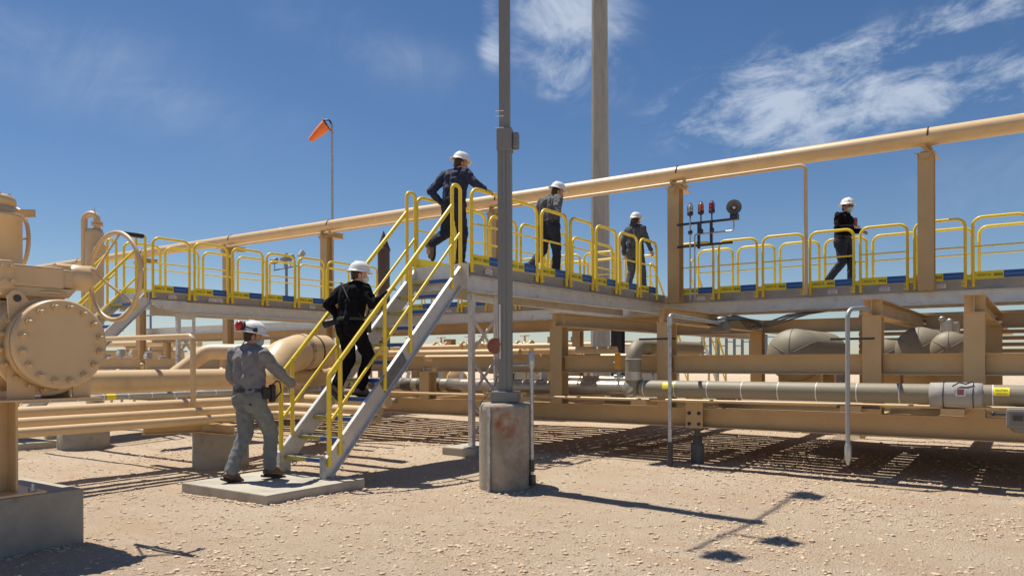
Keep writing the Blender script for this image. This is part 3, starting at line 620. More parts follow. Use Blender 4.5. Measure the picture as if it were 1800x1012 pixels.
b=MB(); b.bbox(-.085,.09,-.095,.085,3.84,4.10,.012,rz); b.build('hinge_box',grey,pl)
b=MB(); b.bbox(.092,.165,-.06,.05,3.87,4.05,.02,rz); b.build('handle_box',darkg,pl)
b=MB()
for z in (4.09,4.22,4.28):
    b.box(-.092,-.0,-.098,-.094,z,z+.008,rz)
b.build('steel_strap',white,pl)
xh=V((CC,CS,0))
b=MB(); c0=V((px,py,7.1)); b.tube([c0-V((.15,1.3,0)),c0+V((.05,1.3,0))],.022,8); b.build('crossarm',grey,pl)
for k,e in enumerate((V((.10,-1.25,0)),V((.30,-.55,.05)),V((.14,1.22,0)))):
    b=MB(); b.bbox(-.13,.13,-.12,.12,.05,.17,.03,M.Translation(c0+e)@M.Rotation(R(35),4,'X')); b.ball(c0+e+V((0,0,.0)),.10,.16,.08,n=12,m_=8); b.tube([c0+V((-.04,e.y,0)),c0+e],.03,6); b.build('floodlight',darkg,pl)
# winch wheel + strut on the lamp pole
q=thing('cable_reel','rusty red round reel hanging on the left of the lamp pole','reel',(px-.1,py,1.3))
a=V(( -CC,-CS,0)); t_=V((CS,-CC,0)); cc=V((px,py,1.62))+a*.115+t_*.05
b=MB(); b.lathe([(.09,-.02),(.095,0),(.09,.02)],cc,t_,20); b.lathe([(.07,.02),(.03,.024)],cc,t_,20); b.bolts(cc+t_*.02,t_,.06,5,.012,.01); b.build('drum',mat('rusty_red_paint',(.22,.085,.05),.7,var=.3,vscale=20),q)
b=MB(); b.box(-.02,.02,-.02,.02,-.2,.42,M.Translation(cc-a*.055+V((0,0,.05)))); b.build('arm',alu,q)
b=MB(); b.tube([cc-a*.05+V((0,0,-.1)),cc-a*.05+V((0,0,-.3)),V((px-.08,py-.12,1.15)),V((px-.14,py-.26,1.0)),V((px-.17,py-.27,.93))],.006,6,.03); b.build('wire',darkst,q)
# conduits on the pier
p1=V((px,py,0))+(-CC*V((1,0,0))*.0)
def pa_(ang): # point round the pier; 0 = toward viewer
    d=V((CS,-CC,0)); rr=M.Rotation(R(ang),3,'Z')@d; return V((px,py,0))+rr*.325
q=thing('conduit','short plain grey conduit clipped to the left front of the round pier','conduit',pa_(-35)); p=pa_(-35)
b=MB(); b.tube([(p.x,p.y,.0),(p.x,p.y,.93)],.021,10); b.cyl((p.x,p.y,.8),(p.x,p.y,.94),.027); b.cyl((p.x,p.y,.45),(p.x,p.y,.5),.025); b.build('pipe',galv,q)
q=thing('conduit','galvanised conduit rising past the right side of the pier and tied to the lamp pole','conduit',pa_(62)); p=pa_(66)
b=MB(); b.tube([(p.x,p.y,.12),(p.x,p.y,1.52)],.021,12); b.lathe([(.03,1.36),(.036,1.38),(.036,1.53),(.025,1.56)],(p.x,p.y,0),n=14); b.tube([(p.x,p.y,1.40),(px+.07,py+.0,1.40)],.014,8); b.lathe([(.027,1.2),(.027,1.26)],(p.x,p.y,0),n=12); b.build('pipe',galv,q)
b=MB(); b.bbox(p.x-.05,p.x+.03,p.y-.04,p.y+.04,.04,.16,.01); b.bbox(p.x-.06,p.x-.0,p.y-.03,p.y+.03,.16,.21,.01); b.cyl((p.x,p.y,.2),(p.x,p.y,.33),.03); b.bbox(p.x-.06,p.x-.02,p.y-.03,p.y+.03,.74,.80,.01); b.build('fitting',darkst,q)
# ---------------------------------------------------------------- tall mast etc. in the distance
def at(pxx,Y): X=(pxx-900)/FPX*Y; return CC*X-CS*Y, CS*X+CC*Y
x,y=at(1056,30); q=thing('tall_mast','very tall tapering grey brown steel mast rising out of the top of the picture','mast',(x,y,0))
mt=M.Translation((x,y,0))@M.Rotation(R(22),4,'Z'); rg=[[mt@V((w_*sx,w_*sy,z)) for sx,sy in ((-1,-.7),(-.7,-1),(.7,-1),(1,-.7),(1,.7),(.7,1),(-.7,1),(-1,.7))] for z,w_ in ((-.1,.375),(22,.25))]
MB().rings(rg,True,False).build('shaft',mastm,q); MB().lathe([(.6,-.1),(.6,.3)],(x,y,0),n=8,smooth=False).build('base_plate',mastm,q)
x,y=at(1086,24); q=thing('screen_panel','black corrugated screen standing beside the tall mast','screen',(x,y,0))
b=MB()
for k in range(9): b.tube([(x-.22+.05*k,y-.02*k+.015*((j)%2),.1+.16*j) for j in range(16)],.022,6)
b.build('slats',black,q); b=MB(); b.box(x-.26,x+.22,y+.04,y+.06,.0,2.5); b.build('frame',darkst,q)
x,y=at(675,34); q=thing('exhaust_stack','dark brown exhaust stack with pointed cap behind the stairs','stack',(x,y,0))
MB().lathe([(.27,0),(.27,6.3)],(x,y,0),n=20).build('flue',stackm,q); MB().lathe([(.30,6.3),(.30,6.4),(.27,6.45),(.01,7.2)],(x,y,0),n=14,smooth=False).build('cap',stackm,q)
# windsock
x,y=at(585,32); q=thing('windsock','orange windsock on a thin pole above the overhead pipe','windsock',(x,y,0))
MB().cyl((x,y,0),(x,y,11.3),.075,.05,n=12).build('pole',galv,q)
rd=V((CC,CS,0)); hd=V((x,y,11.28))-rd*.22
b=MB(); b.tube([V((x,y,10.9)),V((x,y,11.25)),hd+rd*.1+V((0,0,.2)),hd-rd*.12+V((0,0,.18))],.035,8,.1); b.tube([hd+M.Rotation(t/16*6.283,3,(rd*.7+V((0,0,.45))).normalized())@(V((0,0,.26))-rd*.17) for t in range(16)],.02,6,closed=True); b.build('hoop',black,q)
tail=V((x,y,0))-rd*.92+V((0,0,10.62)); d=(tail-hd).normalized(); L_=(tail-hd).length
b=MB(); b.lathe([(.23,0),(.21,L_*.3),(.17,L_*.6),(.12,L_*.85),(.11,L_)],hd,d,20,caps=False); b.build('sock',orang,q)
b=MB(); b.lathe([(.222,0),(.2,L_*.3),(.10,L_*.99)],hd,d,20,caps=False); b.build('lining',orangi,q)
# floodlight mast
x,y=at(504,36); q=thing('floodlight_mast','distant pole with a bar of floodlights seen through the left guardrails','floodlight mast',(x,y,0))
MB().cyl((x,y,0),(x,y,6.5),.09,.06,n=10).build('pole',steelb,q); b=MB(); b.tube([V((x,y,5.7))-rd*.6,V((x,y,5.95))+rd*.75],.03,6)
b.build('crossbar',steelb,q)
for k,(e,z) in enumerate(((-.55,6.15),(-.1,6.25),(.2,6.3),(.7,6.45))):
    b=MB(); b.bbox(-.17,.17,-.1,.1,-.13,.13,.03,M.Translation(V((x,y,z))+rd*e)@M.Rotation(R(35+20*(k%2)),4,'X')@M.Rotation(R(30*k),4,'Z')); b.tube([V((x,y,z-.4))+rd*e,V((x,y,z))+rd*e],.02,6); b.build('floodlight',steelb if k<3 else greyb,q)
# scrubber vessel at the left
x,y=at(167,24); q=thing('upright_vessel','tall narrow tan vessel with a hooked pipe on top behind the big handwheel','vessel',(x,y,0))
b=MB(); b.lathe([(.26,0),(.26,5.45),(.22,5.58),(.05,5.62)],(x,y,0),n=28); b.build('shell',tan,q)
b=MB(); b.tube([V((x,y,2))-rd*.32,V((x,y,6.05))-rd*.32,V((x,y,6.05))+rd*.08,V((x,y,5.6))+rd*.08],.1,14,.2); b.build('vent_pipe',tan,q)
b=MB(); b.lathe([(.17,5.68),(.17,5.73)],(x+rd.x*.08,y+rd.y*.08,0)); b.lathe([(.17,5.76),(.17,5.81)],(x+rd.x*.08,y+rd.y*.08,0)); b.cyl((x,y,6.1),(x,y,6.25),.015); b.build('flange',tan,q)
b=MB(); dd=(rd*.8+V((CS,-CC,0))*.6).normalized(); b.cyl(V((x,y,4.85)),V((x,y,4.85))+dd*.4,.14,n=20); b.lathe([(.23,.38),(.23,.45)],V((x,y,4.85)),dd,24); b.build('side_nozzle',tan,q)
b=MB(); cc_=V((x,y,5.15))+rd*.38; b.tube([cc_+rd*.18*math.cos(t/16*6.283)+V((0,0,.2*math.sin(t/16*6.283))) for t in range(16)],.02,6,closed=True); b.build('davit_ring',tan,q)
# ---------------------------------------------------------------- foreground valve
U0=-6.22
blk=MB().bbox(-7.5,-6.446,1.35,3.177,-.15,.42,.012).build('concrete_block',conc); tag(blk,'square concrete block carrying the tan valve support in the lower left corner','block')
vst=thing('valve_stand','tan H shaped steel column and saddle on the concrete block in the lower left corner','stand',(-6.8,2.35,.42))
b=MB(); b.ibeam((-6.72,2.56,.441),(-6.72,2.56,1.15),.36,.30,up=(0,1,0),tf=.018,tw=.012); b.build('column',tan,vst)
b=MB(); b.bbox(-7.0,-6.46,2.2,2.90,.421,.440,.003); b.build('base_plate',tan,vst)
b=MB()
for p in ((-6.52,2.82),(-6.52,2.28)): b.lathe([(.028,.441),(.028,.465)],(*p,0),n=6,smooth=False); b.cyl((*p,.44),(*p,.50),.013)
b.build('anchor_bolt',galv,vst)
b=MB(); b.box(-6.95,-6.32,1.9,3.26,1.151,1.166); b.bbox(-6.42,-6.40,2.60,2.79,1.167,1.5,.002); b.bbox(-6.42,-6.40,3.07,3.21,1.167,1.5,.002); b.box(-6.9,-6.42,2.74,2.755,1.167,1.40); b.box(-6.9,-6.42,2.15,2.165,1.167,1.40); b.box(-6.9,-6.42,3.05,3.064,1.167,1.40); b.build('saddle',tan,vst)
val=thing('flanged_valve','big tan flanged valve with a bolted round blind cover and a large handwheel','valve',(-6.4,2.85,1.16))
CV,CZ,RF=2.905,1.588,.343
b=MB(); b.lathe([(RF-.012,0),(RF,-.008),(RF,-.055),(RF-.01,-.06)],(U0,CV,CZ),(1,0,0),72); b.lathe([(RF-.03,-.061),(RF-.03,-.075)],(U0,CV,CZ),(1,0,0),48); b.build('blind_cover',tan,val)
for k_ in range(16):
    a_=2*math.pi*k_/16+.2; p_=(U0,CV+(RF-.055)*math.sin(a_),CZ+(RF-.055)*math.cos(a_)); b=MB(); b.lathe([(.019,0),(.019,.003)],p_,(1,0,0),12); b.lathe([(.026,.003),(.026,.024)],p_,(1,0,0),6,False); b.lathe([(.0145,.024),(.0135,.052),(.008,.056)],p_,(1,0,0),8); b.build('cover_bolt',tan,val)
b=MB(); b.lathe([(RF+.0,-.076),(RF+.0,-.16),(.29,-.165),(.29,-.20)],(U0,CV-.0,CZ),(1,0,0),64); 
b.lathe([(RF+.035,-.20),(RF+.035,-.25),(.30,-.28),(.27,-.30),(.27,-1.6)],(U0,CV-.02,CZ-.02),(1,0,0),64); b.ball((U0-.62,CV-.05,CZ-.02),.33,.37,.37,n=28,m_=16); b.build('body',tan,val)
for k_ in range(18):
    a_=2*math.pi*k_/18+.1; p_=(U0-.20,CV-.02+(RF-.008)*math.sin(a_),CZ-.02+(RF-.008)*math.cos(a_)); b=MB(); b.lathe([(.026,0),(.026,.024)],p_,(1,0,0),6,False); b.lathe([(.0145,.024),(.0135,.048)],p_,(1,0,0),8); b.build('body_bolt',tan,val)
b=MB(); b.prism([(-.30,.18),(-.31,.36),(-.28,.40),(-.22,.40),(-.16,.33),(.03,.34),(.12,.33),(.02,.28)],(U0-.188,CV,CZ),V((.02,0,0)),V((0,1,0)),V((0,0,1))); b.build('lifting_lug',tan,val)
b=MB(); b.cyl((U0-.166,CV-.245,CZ+.345),(U0-.160,CV-.245,CZ+.345),.028,n=16); b.build('lug_hole',darkst,val)
b=MB(); b.lathe([(.14,1.93),(.14,1.96),(.09,1.97),(.09,2.0)],(U0-.35,CV+.03,0),n=28); b.lathe([(.17,1.985),(.17,2.0)],(U0-.35,CV+.03,0),n=28)
b.bbox(U0-.46,U0-.22,2.60,3.03,2.03,2.20,.02); b.bbox(U0-.47,U0-.20,2.55,2.66,2.0,2.22,.02); b.bbox(U0-.44,U0-.24,3.03,3.12,2.04,2.19,.02)
b.prism([(-.36,0),(.24,0),(.18,-.07),(-.30,-.07)],(U0-.44,2.88,2.03),V((.22,0,0)),V((0,1,0)),V((0,0,1)))
b.lathe([(.085,0),(.105,.03),(.105,.14),(.08,.17),(.03,.18)],(U0-.32,3.10,2.14),(0,1,0),28); b.cyl((U0-.32,3.0,2.20),(U0-.32,3.15,2.20),.045); b.build('gearbox',tan,val)
for y_,z_ in ((2.58,2.17),(2.58,2.06),(2.64,2.06),(2.64,2.17)): MB().lathe([(.02,0),(.02,.02)],(U0-.20,y_,z_),(1,0,0),6,False).build('gearbox_bolt',tan,val)
HC=V((U0-.30,3.27,2.19)); hx=V((.9987,.05,-.0)).normalized(); hz=V((0,0,1)); hax=V((-.05,.9987,0)); RC=HC+hax*.21+V((0,0,-.01)); RW=.372
hwh=thing('handwheel','','',(0,0,0)); bpy.data.objects.remove(hwh)
b=MB(); b.tube([RC+hx*RW*math.cos(t/48*6.2832)+hz*RW*math.sin(t/48*6.2832) for t in range(48)],.019,12,closed=True)
b.lathe([(.05,-.06),(.055,0),(.045,.03),(.02,.035)],HC,hax,20)
for a in (78,-42,198):
    b.tube([HC,HC+hax*.03,RC+hx*RW*.98*math.cos(R(a))+hz*RW*.98*math.sin(R(a))],.0105,8)
hw=b.build('handwheel',tan,val)
b=MB(); p=RC+hx*RW*math.cos(R(78))+hz*RW*math.sin(R(78)); b.caps_(p+hax*.03,p+hax*.20,.019,.021); b.build('grip',black,hw)
# actuator above, at picture edge
act=thing('valve_actuator','upright tan cylinder actuator with bolted cap at the left edge of the picture','actuator',(-7.1,2.35,1.9))
axx,ayy=-7.08,2.77
b=MB(); b.lathe([(.24,2.02),(.26,2.06),(.205,2.10),(.205,2.62),(.215,2.625),(.215,2.66),(.205,2.665)],(axx,ayy,0),n=40); b.build('cylinder',tan,act)
b=MB(); b.lathe([(.165,2.67),(.165,2.72),(.15,2.725),(.15,2.735),(.165,2.74),(.16,2.80),(.12,2.82),(.03,2.83)],(axx,ayy,0),n=32); b.bolts((axx,ayy,2.80),(0,0,1),.12,8,.018,.03); b.build('cap',tan,act)
b=MB(); b.box(axx-.3,axx+.24,ayy+.17,ayy+.182,2.67,2.735,M.Translation((axx,ayy,0))@M.Rotation(R(38),4,'Z')@M.Translation((-axx,-ayy,0))); b.build('bracket_bar',tan,act)
hc=V((-7.40,3.04,2.50)); b=MB(); b.tube([hc+V((.27*math.cos(t/40*6.283),.02*math.cos(t/40*6.283),.29*math.sin(t/40*6.283))) for t in range(40)],.017,10,closed=True); b.tube([hc-V((.26,.0,0)),hc+V((.26,.0,0))],.009,8); b.tube([hc-V((0,0,.26)),hc+V((0,0,.26))],.009,8); b.build('handwheel',tan,act)
b=MB(); b.cyl((axx,ayy,1.7),(axx,ayy,2.02),.16,n=28); b.lathe([(.26,1.90),(.26,1.94)],(axx,ayy,0),n=32); b.lathe([(.26,1.96),(.26,2.0)],(axx,ayy,0),n=32); b.bolts((axx,ayy,2.06),(0,0,1),.2,10,.018,.03); b.build('yoke',tan,act)
# thin antenna at the very left edge
# ---------------------------------------------------------------- left pipes
def pipe_thing(name,label,pts,rad,fil,m=tan,cat='pipe',n=20,fseg=8,group=None):
    p=V(pts[0]); q=MB().tube(pts,rad,n,fil,fseg=fseg).build(name,m); return tag(q,label,cat,group)
pipe_thing('ground_pipe','lowest and nearest of the three slim tan pipes at the left',[(-8.9,-3,.70),(-8.9,7.1,.70),(-6.97,7.1,.70)],.055,.22)
pipe_thing('ground_pipe','middle of the three slim tan pipes low at the left, behind the lowest one',[(-9.15,-3,.78),(-9.15,7.45,.78),(-7.29,7.45,.78)],.065,.24)
pipe_thing('ground_pipe','topmost of the three slim tan pipes low at the left',[(-9.45,-3,.87),(-9.45,7.85,.87),(-7.52,7.85,.87)],.078,.26)
b=pipe_thing('traced_pipe','thin silver clad pipe with white bands in front of the fat tan pipe',[(-9.8,-3,1.0),(-9.8,8.9,1.0)],.038,0,mat('silver_grey_cladding',(.42,.42,.40),.4,metal=.4,var=.06))
for i in range(20): MB().lathe([(.0395,0),(.0395,.012)],(-9.8,2.5+.32*i,1.0),(0,1,0),16).build('band',white,b)
k=MB(); k.lathe([(.0402,0),(.0402,.12)],(-9.8,5.1,1.0),(0,1,0),16,caps=False); k.build('caution_label',yst,b)
b=pipe_thing('fat_pipe','fat smooth tan pipe with one black clamp running low behind the man in grey',[(-10.15,-3,1.185),(-10.15,9.2,1.185)],.155,0,n=36)
k=MB(); k.tube([(-10.15+.162*math.cos(R(a)),4.85,1.185+.162*math.sin(R(a))) for a in range(-90,220,12)],.012,8); k.build('clamp',black,b)
pipe_thing('rail_pipe','thin horizontal tan pipe bending straight down onto the slim pipes',[(-14,6.0,1.79),(-9.3,6.0,1.79),(-9.3,6.0,.84)],.036,.10)
pipe_thing('rising_pipe','tan pipe slanting up behind the fat pipe then running level behind the man in grey',[(-12.3,7.2,.95),(-12.0,8.0,1.62),(-9.5,9.9,1.60)],.135,.3,n=28)
e=thing('pipe_elbow','huge tan pipe bend with a dusty weld collar behind the man in grey','pipe',(-9.6,8.0,.2))
MB().tube([(-9.55,7.30,1.08),(-9.62,7.5,1.27),(-9.78,7.85,1.50),(-9.95,8.3,1.60),(-10.02,8.9,1.60)],.285,36,.5,fseg=6).build('bend',tan,e)
MB().tube([(-9.962,8.3,1.60),(-9.975,8.42,1.60)],.300,36).build('collar',mat('dusty_collar',(.52,.40,.26),.8,col2=(.28,.18,.10),c2scale=12,c2lo=.45,c2hi=.6),e)
MB().tube([(-9.99,8.58,1.60),(-9.995,8.61,1.60)],.296,36).build('clamp',black,e)
b=thing('pipe_support','tan steel beam carrying the pipes on the round pier behind the man in grey','pipe support',(-8.95,6.17,.5)); MB().ibeam((-10.6,6.1,.57),(-8.55,6.1,.57),.13,.14).build('beam',tan2,b); MB().ibeam((-9.1,6.0,.571),(-9.1,5.2,.60),.10,.10).build('stub',tan2,b)
def cpier(x,y,r_,zt,label):
    q=MB().lathe([(r_,-.15),(r_,zt-.02),(r_-.02,zt),(.05,zt)],(x,y,0),n=40).build('concrete_pier',conc); tag(q,label,'pier')
for y_,z_,r_,xe,l in ((8.35,.86,.06,-8.6,'slim grey clad pipe low behind the tan ground pipes, nearer one'),(8.75,.95,.05,-8.6,'slim grey clad pipe low behind the tan ground pipes, farther one'),(9.15,.80,.05,-8.6,'slim grey clad pipe lowest and closest to the skid behind the ground pipes')):
    tag(MB().cyl((-16,y_,z_),(xe,y_,z_),r_).build('traced_pipe',clad),l,'pipe')
cpier(-9.42,6.5,.37,.50,'short wide round concrete pier behind the legs of the man in grey')
cpier(-13.5,6.65,.40,.46,'short wide round concrete pier under the slim pipes right of the concrete block')
cpier(-15.6,7.2,.22,.25,'small dark concrete stub just right of the tan column at the left')
b=thing('pipe_support','tan beam carrying the slim pipes on the far left round pier','pipe support',(-12,6.6,.5)); MB().ibeam((-13.6,6.65,.54),(-9.6,6.65,.54),.11,.12).build('beam',tan2,b)
# ---------------------------------------------------------------- insulated pipework on the skid
ip=thing('insulated_pipe','thick greige clad pipe with white bands along the skid front at right','pipe',(-2,9.3,.97))
MB().cyl((-4.35,9.30,1.08),(3,9.30,1.08),.108,n=32).build('cladding',clad,ip)
for i in range(17): MB().lathe([(.1092,0),(.1092,.009)],(-4.3+.43*i,9.30,1.08),(1,0,0),32).build('band',white,ip)
for x in (-4.02,-.42):
    b=MB(); 
    b.rings([[(x+e,9.30-.111*math.cos(R(a)),1.08+.111*math.sin(R(a))) for a in range(0,50,7)] for e in (0,.14)],False,True,False); s_=b.build('caution_label',yst,ip)
    if x>-1: lettering('CAUTION',.030,(x+.07,9.30-.1125*math.cos(R(30)),1.08+.1125*math.sin(R(30))),(1,0,0),(0,.5,.86),ink,s_,sx=.8); lettering('ELECTRIC TRACED',.014,(x+.07,9.30-.1125*math.cos(R(12)),1.08+.1125*math.sin(R(12))),(1,0,0),(0,.2,.97),ink,s_,sx=.8)
el=thing('insulated_pipe','greige clad elbow rising from the front pipe and turning back over the middle beam','pipe',(-4.5,9.3,.9))
MB().tube([(-4.47,9.30,1.0),(-4.47,9.30,1.63),(-4.47,11.6,1.63)],.105,28,.2,fseg=10).build('cladding',clad,el)
b=MB(); b.ball((-4.5,9.30,1.08),.125,.118,.122,n=24,m_=14); b.lathe([(.115,-.11),(.112,0)],(-4.47,9.3,1.3),(0,0,1),28); b.build('tee_cover',clad2,el)
b=MB(); b.lathe([(.107,0),(.107,.012)],(-4.47,9.3,1.21),(0,0,1),28); b.lathe([(.107,0),(.107,.012)],(-4.47,9.3,1.46),(0,0,1),28); b.build('band',white,el)
vv=thing('drain_valve','small valve with an orange lever beside the clad elbow','valve',(-4.6,9.2,1.2))
b=MB(); b.bbox(-4.66,-4.60,9.13,9.19,1.33,1.55,.006); b.build('lever',mat('orange_lever',(.6,.27,.02),.5),vv)
b=MB(); b.ball((-4.62,9.16,1.28),.035,n=10,m_=6); b.cyl((-4.68,9.16,1.24),(-4.55,9.16,1.24),.022); b.cyl((-4.62,9.16,1.10),(-4.62,9.16,1.3),.015); b.cyl((-4.7,9.16,1.42),(-4.62,9.16,1.42),.006,.03); b.build('body',galv,vv)
lp=thing('insulated_pipe','banded silver and dark clad pipe running low behind the lamp pole and stairs','pipe',(-8,9.95,.94))
MB().cyl((-12.5,9.98,1.045),(-4.5,9.95,1.045),.108,n=28).build('cladding',clad2,lp)
dk=mat('dull_dark_cladding',(.13,.12,.10),.6,var=.2,vscale=9)
b=MB(); x=-12.3; random.seed(4)
while x<-6.3:
    l=random.choice((.16,.24,.3)); MB().lathe([(.108,0),(.1125,.004),(.1125,l),(.108,l+.004)],(x,9.968,1.045),(1,0,0),24,caps=False).build('dark_sleeve',dk,lp); x+=l+random.choice((.13,.2,.1))
tag(MB().cyl((-6.2,10.05,1.16),(-4.7,10.05,1.16),.06).build('traced_pipe',clad2),'short bright clad pipe lying behind the banded pipe right of the first post','pipe')
b=MB().tube([(-12.5,9.42,.925),(-4.5,9.42,.925),(3,9.42,.955)],.019,10).build('slim_pipe',tan); tag(b,'thin tan pipe running under the clad pipes along the skid','pipe')
hj=thing('heater_jacket','pale grey quilted wrap laced round the front pipe near the right edge','jacket',(-.75,9.3,.95))
b=MB(); b.lathe([(.112,-.28),(.128,-.275),(.13,-.16),(.135,0),(.13,.13),(.128,.2),(.112,.21)],(-.72,9.30,1.075),(1,0,0),28); b.build('wrap',wrap,hj)
b=MB(); 
for e in (-.15,.12): b.lathe([(.137,0),(.137,.008)],(-.72+e,9.3,1.075),(1,0,0),20)
b.tube([(-.78,9.17,1.17),(-.72,9.2,1.21),(-.66,9.2,1.195),(-.6,9.22,1.22)],.008,6); b.build('lacing',black,hj)
b=MB(); b.box(-.75,-.66,9.158,9.164,1.07,1.15); b.build('patch',wst,hj); b=MB(); b.box(-.735,-.675,9.155,9.1575,1.08,1.14); b.build('red_mark',mat('faded_red_ink',(.30,.10,.12),.6),hj)
sv=thing('drain_valve','grey wrapped valve hanging under the front pipe at the right edge','valve',(-.22,9.2,.74))
b=MB(); b.bbox(-.31,-.10,9.1,9.3,.76,.96,.03); b.ball((-.2,9.2,.76),.08,.08,.05); b.build('wrap',mat('dull_grey_wrap',(.20,.19,.175),.8,bump=.4,bscale=30),sv); b=MB(); b.cyl((-.42,9.15,.90),(-.2,9.15,.90),.012); b.ball((-.42,9.15,.90),.022,n=8,m_=6); b.bbox(-.25,-.17,9.08,9.1,.84,.90,.008); b.build('stem',darkst,sv)
# hidden fat pipe inside the skid
tag(MB().cyl((-5.6,10.75,.82),(3,10.75,.82),.13,n=24).build('insulated_pipe',clad),'grey clad pipe lying in the shade inside the skid behind the front pipe','pipe')
# conduits
q=thing('conduit','grey conduit in front of the post nearest the clad elbow, bent over at the top','conduit',(-4.03,9.15,.1))
MB().tube([(-3.88,9.12,.1),(-3.88,9.12,2.02),(-4.0,11.3,2.0)],.024,12,.06).build('pipe',galv,q); MB().lathe([(.033,0),(.033,.12)],(-3.88,9.12,1.88),n=14).build('coupling',galv,q); MB().cyl((-3.88,9.12,.1),(-3.88,9.12,.42),.034).build('sleeve',darkst,q)
MB().box(-4.33,-3.84,9.17,9.21,1.71,1.735).build('strut',darkst,q)
q=thing('conduit','shiny conduit hooked over the strut of the third post and hanging clear of the ground','conduit',(-1.83,9.35,.3))
b=MB(); b.tube([(-1.76,9.0,.45),(-1.76,9.0,2.0),(-1.64,9.25,2.02),(-1.64,9.6,2.0)],.025,14,.1); b.build('pipe',mat('bright_conduit',(.36,.37,.37),.5,metal=.4),q); MB().lathe([(.012,.30),(.022,.33),(.036,.36),(.036,.50),(.028,.53)],(-1.76,9.0,0),n=16).build('end_fitting',galv,q)
b=MB(); b.box(-1.95,-1.5,9.05,9.07,1.665,1.69); b.box(-1.95,-1.5,9.35,9.40,.90,.92); b.build('strut',darkst,q)
q=thing('junction_box','cast grey junction box with drooping black cables under the long walkway','junction box',(-4.0,11.4,1.85))
b=MB(); b.bbox(-4.15,-3.9,11.25,11.5,1.87,2.05,.03); b.ball((-4.0,11.35,2.06),.09,.09,.05); b.build('body',darkg,q)
b=MB()
for k in range(9): b.tube([(-4.0+.02*k,11.4,2.05),(-3.98+.03*k,11.9,2.16-.01*k),(-3.95+.04*k,12.5,1.95+.02*(k%3)),(-3.9+.05*k,14.6,2.28),(-3.9+.05*k,16.0,2.40)],.010,6,.3)
b.build('cable',black,q)
# vessels
def vessel(label,x,y0,zc,r_,L,capw=True):
    q=thing('clad_vessel',label,'vessel',(x,y0,zc-r_))
    pr=[(.01,0)]+[(r_*math.sin(R(a)),r_*.75*(1-math.cos(R(a)))) for a in range(12,91,13)]+[(r_,L)]
    b=MB(); b.lathe(pr,(x,y0,zc),(0,1,0),40); b.build('shell',clad,q)
    b=MB()
    for k in range(3): b.lathe([(r_*1.006,0),(r_*1.012,.02),(r_*1.006,.04)],(x,y0+r_*.75+.05+.9*k,zc),(0,1,0),40,caps=False)
    for a in range(30,360,60):
        pts=[(x+math.cos(R(a))*rr*1.01,y0+h-.003,zc+math.sin(R(a))*rr*1.01) for rr,h in pr[1:]]; b.tube(pts,.004,5)
    b.build('seam',clad,q)
    for yy in (y0+.6,y0+L-.7): MB().box(x-r_*.8,x+r_*.8,yy,yy+.15,.8,zc-r_*.6).build('saddle',tan2,q)
    return q
vessel('largest greige clad drum with a white ring, left of the shiny hooked conduit',-3.03,11.4,1.52,.385,2.2)
vessel('medium greige clad drum with a domed end between the third and fourth posts',-1.36,11.3,1.58,.30,2.2)
vessel('greige clad drum half hidden behind the third post, left of the medium one',-1.95,12.3,1.5,.25,1.0)
vessel('little greige clad drum at the right edge, right of the fourth post',-.02,11.6,1.48,.15,1.2)
vessel('small round ended greige clad drum just left of the fourth post',-.98,10.95,1.585,.215,2.4)
b=MB(); b.tube([V((-3.1+.05*math.cos(t/14*6.283),11.55+.02*math.sin(t/14*6.283),1.81+.03*math.sin(t/14*6.283))) for t in range(14)],.008,6,closed=True); tag(b.build('tag_ring',white),'small white ring fixed on the dome of the largest clad drum','ring')
for x,y,l in ((-1.02,12.3,'silver wrapped valve head on the small drum right of the fourth post'),(-1.05,11.6,'silver wrapped valve head on the small drum left of the fourth post')):
    q=thing('wrapped_valve',l,'valve',(x,y,1.8)); b=MB(); b.bbox(x-.07,x+.07,y-.07,y+.07,1.80,1.97,.03); b.ball((x-.05,y-.04,1.98),.04,n=10,m_=6); b.build('wrap',clad2,q)
b=thing('louvre_wall','tan slatted louvre wall at the back of the skid behind the clad drums','louvre',(0,14.2,.9))
for k in range(7): MB().box(-2.6,3,14.2,14.24,1.55+.10*k,1.61+.10*k).build('slat',tan2,b)
for x in (-2.6,-.9,.9): MB().box(x,x+.08,14.25,14.33,.1,2.3).build('upright',tan2,b)
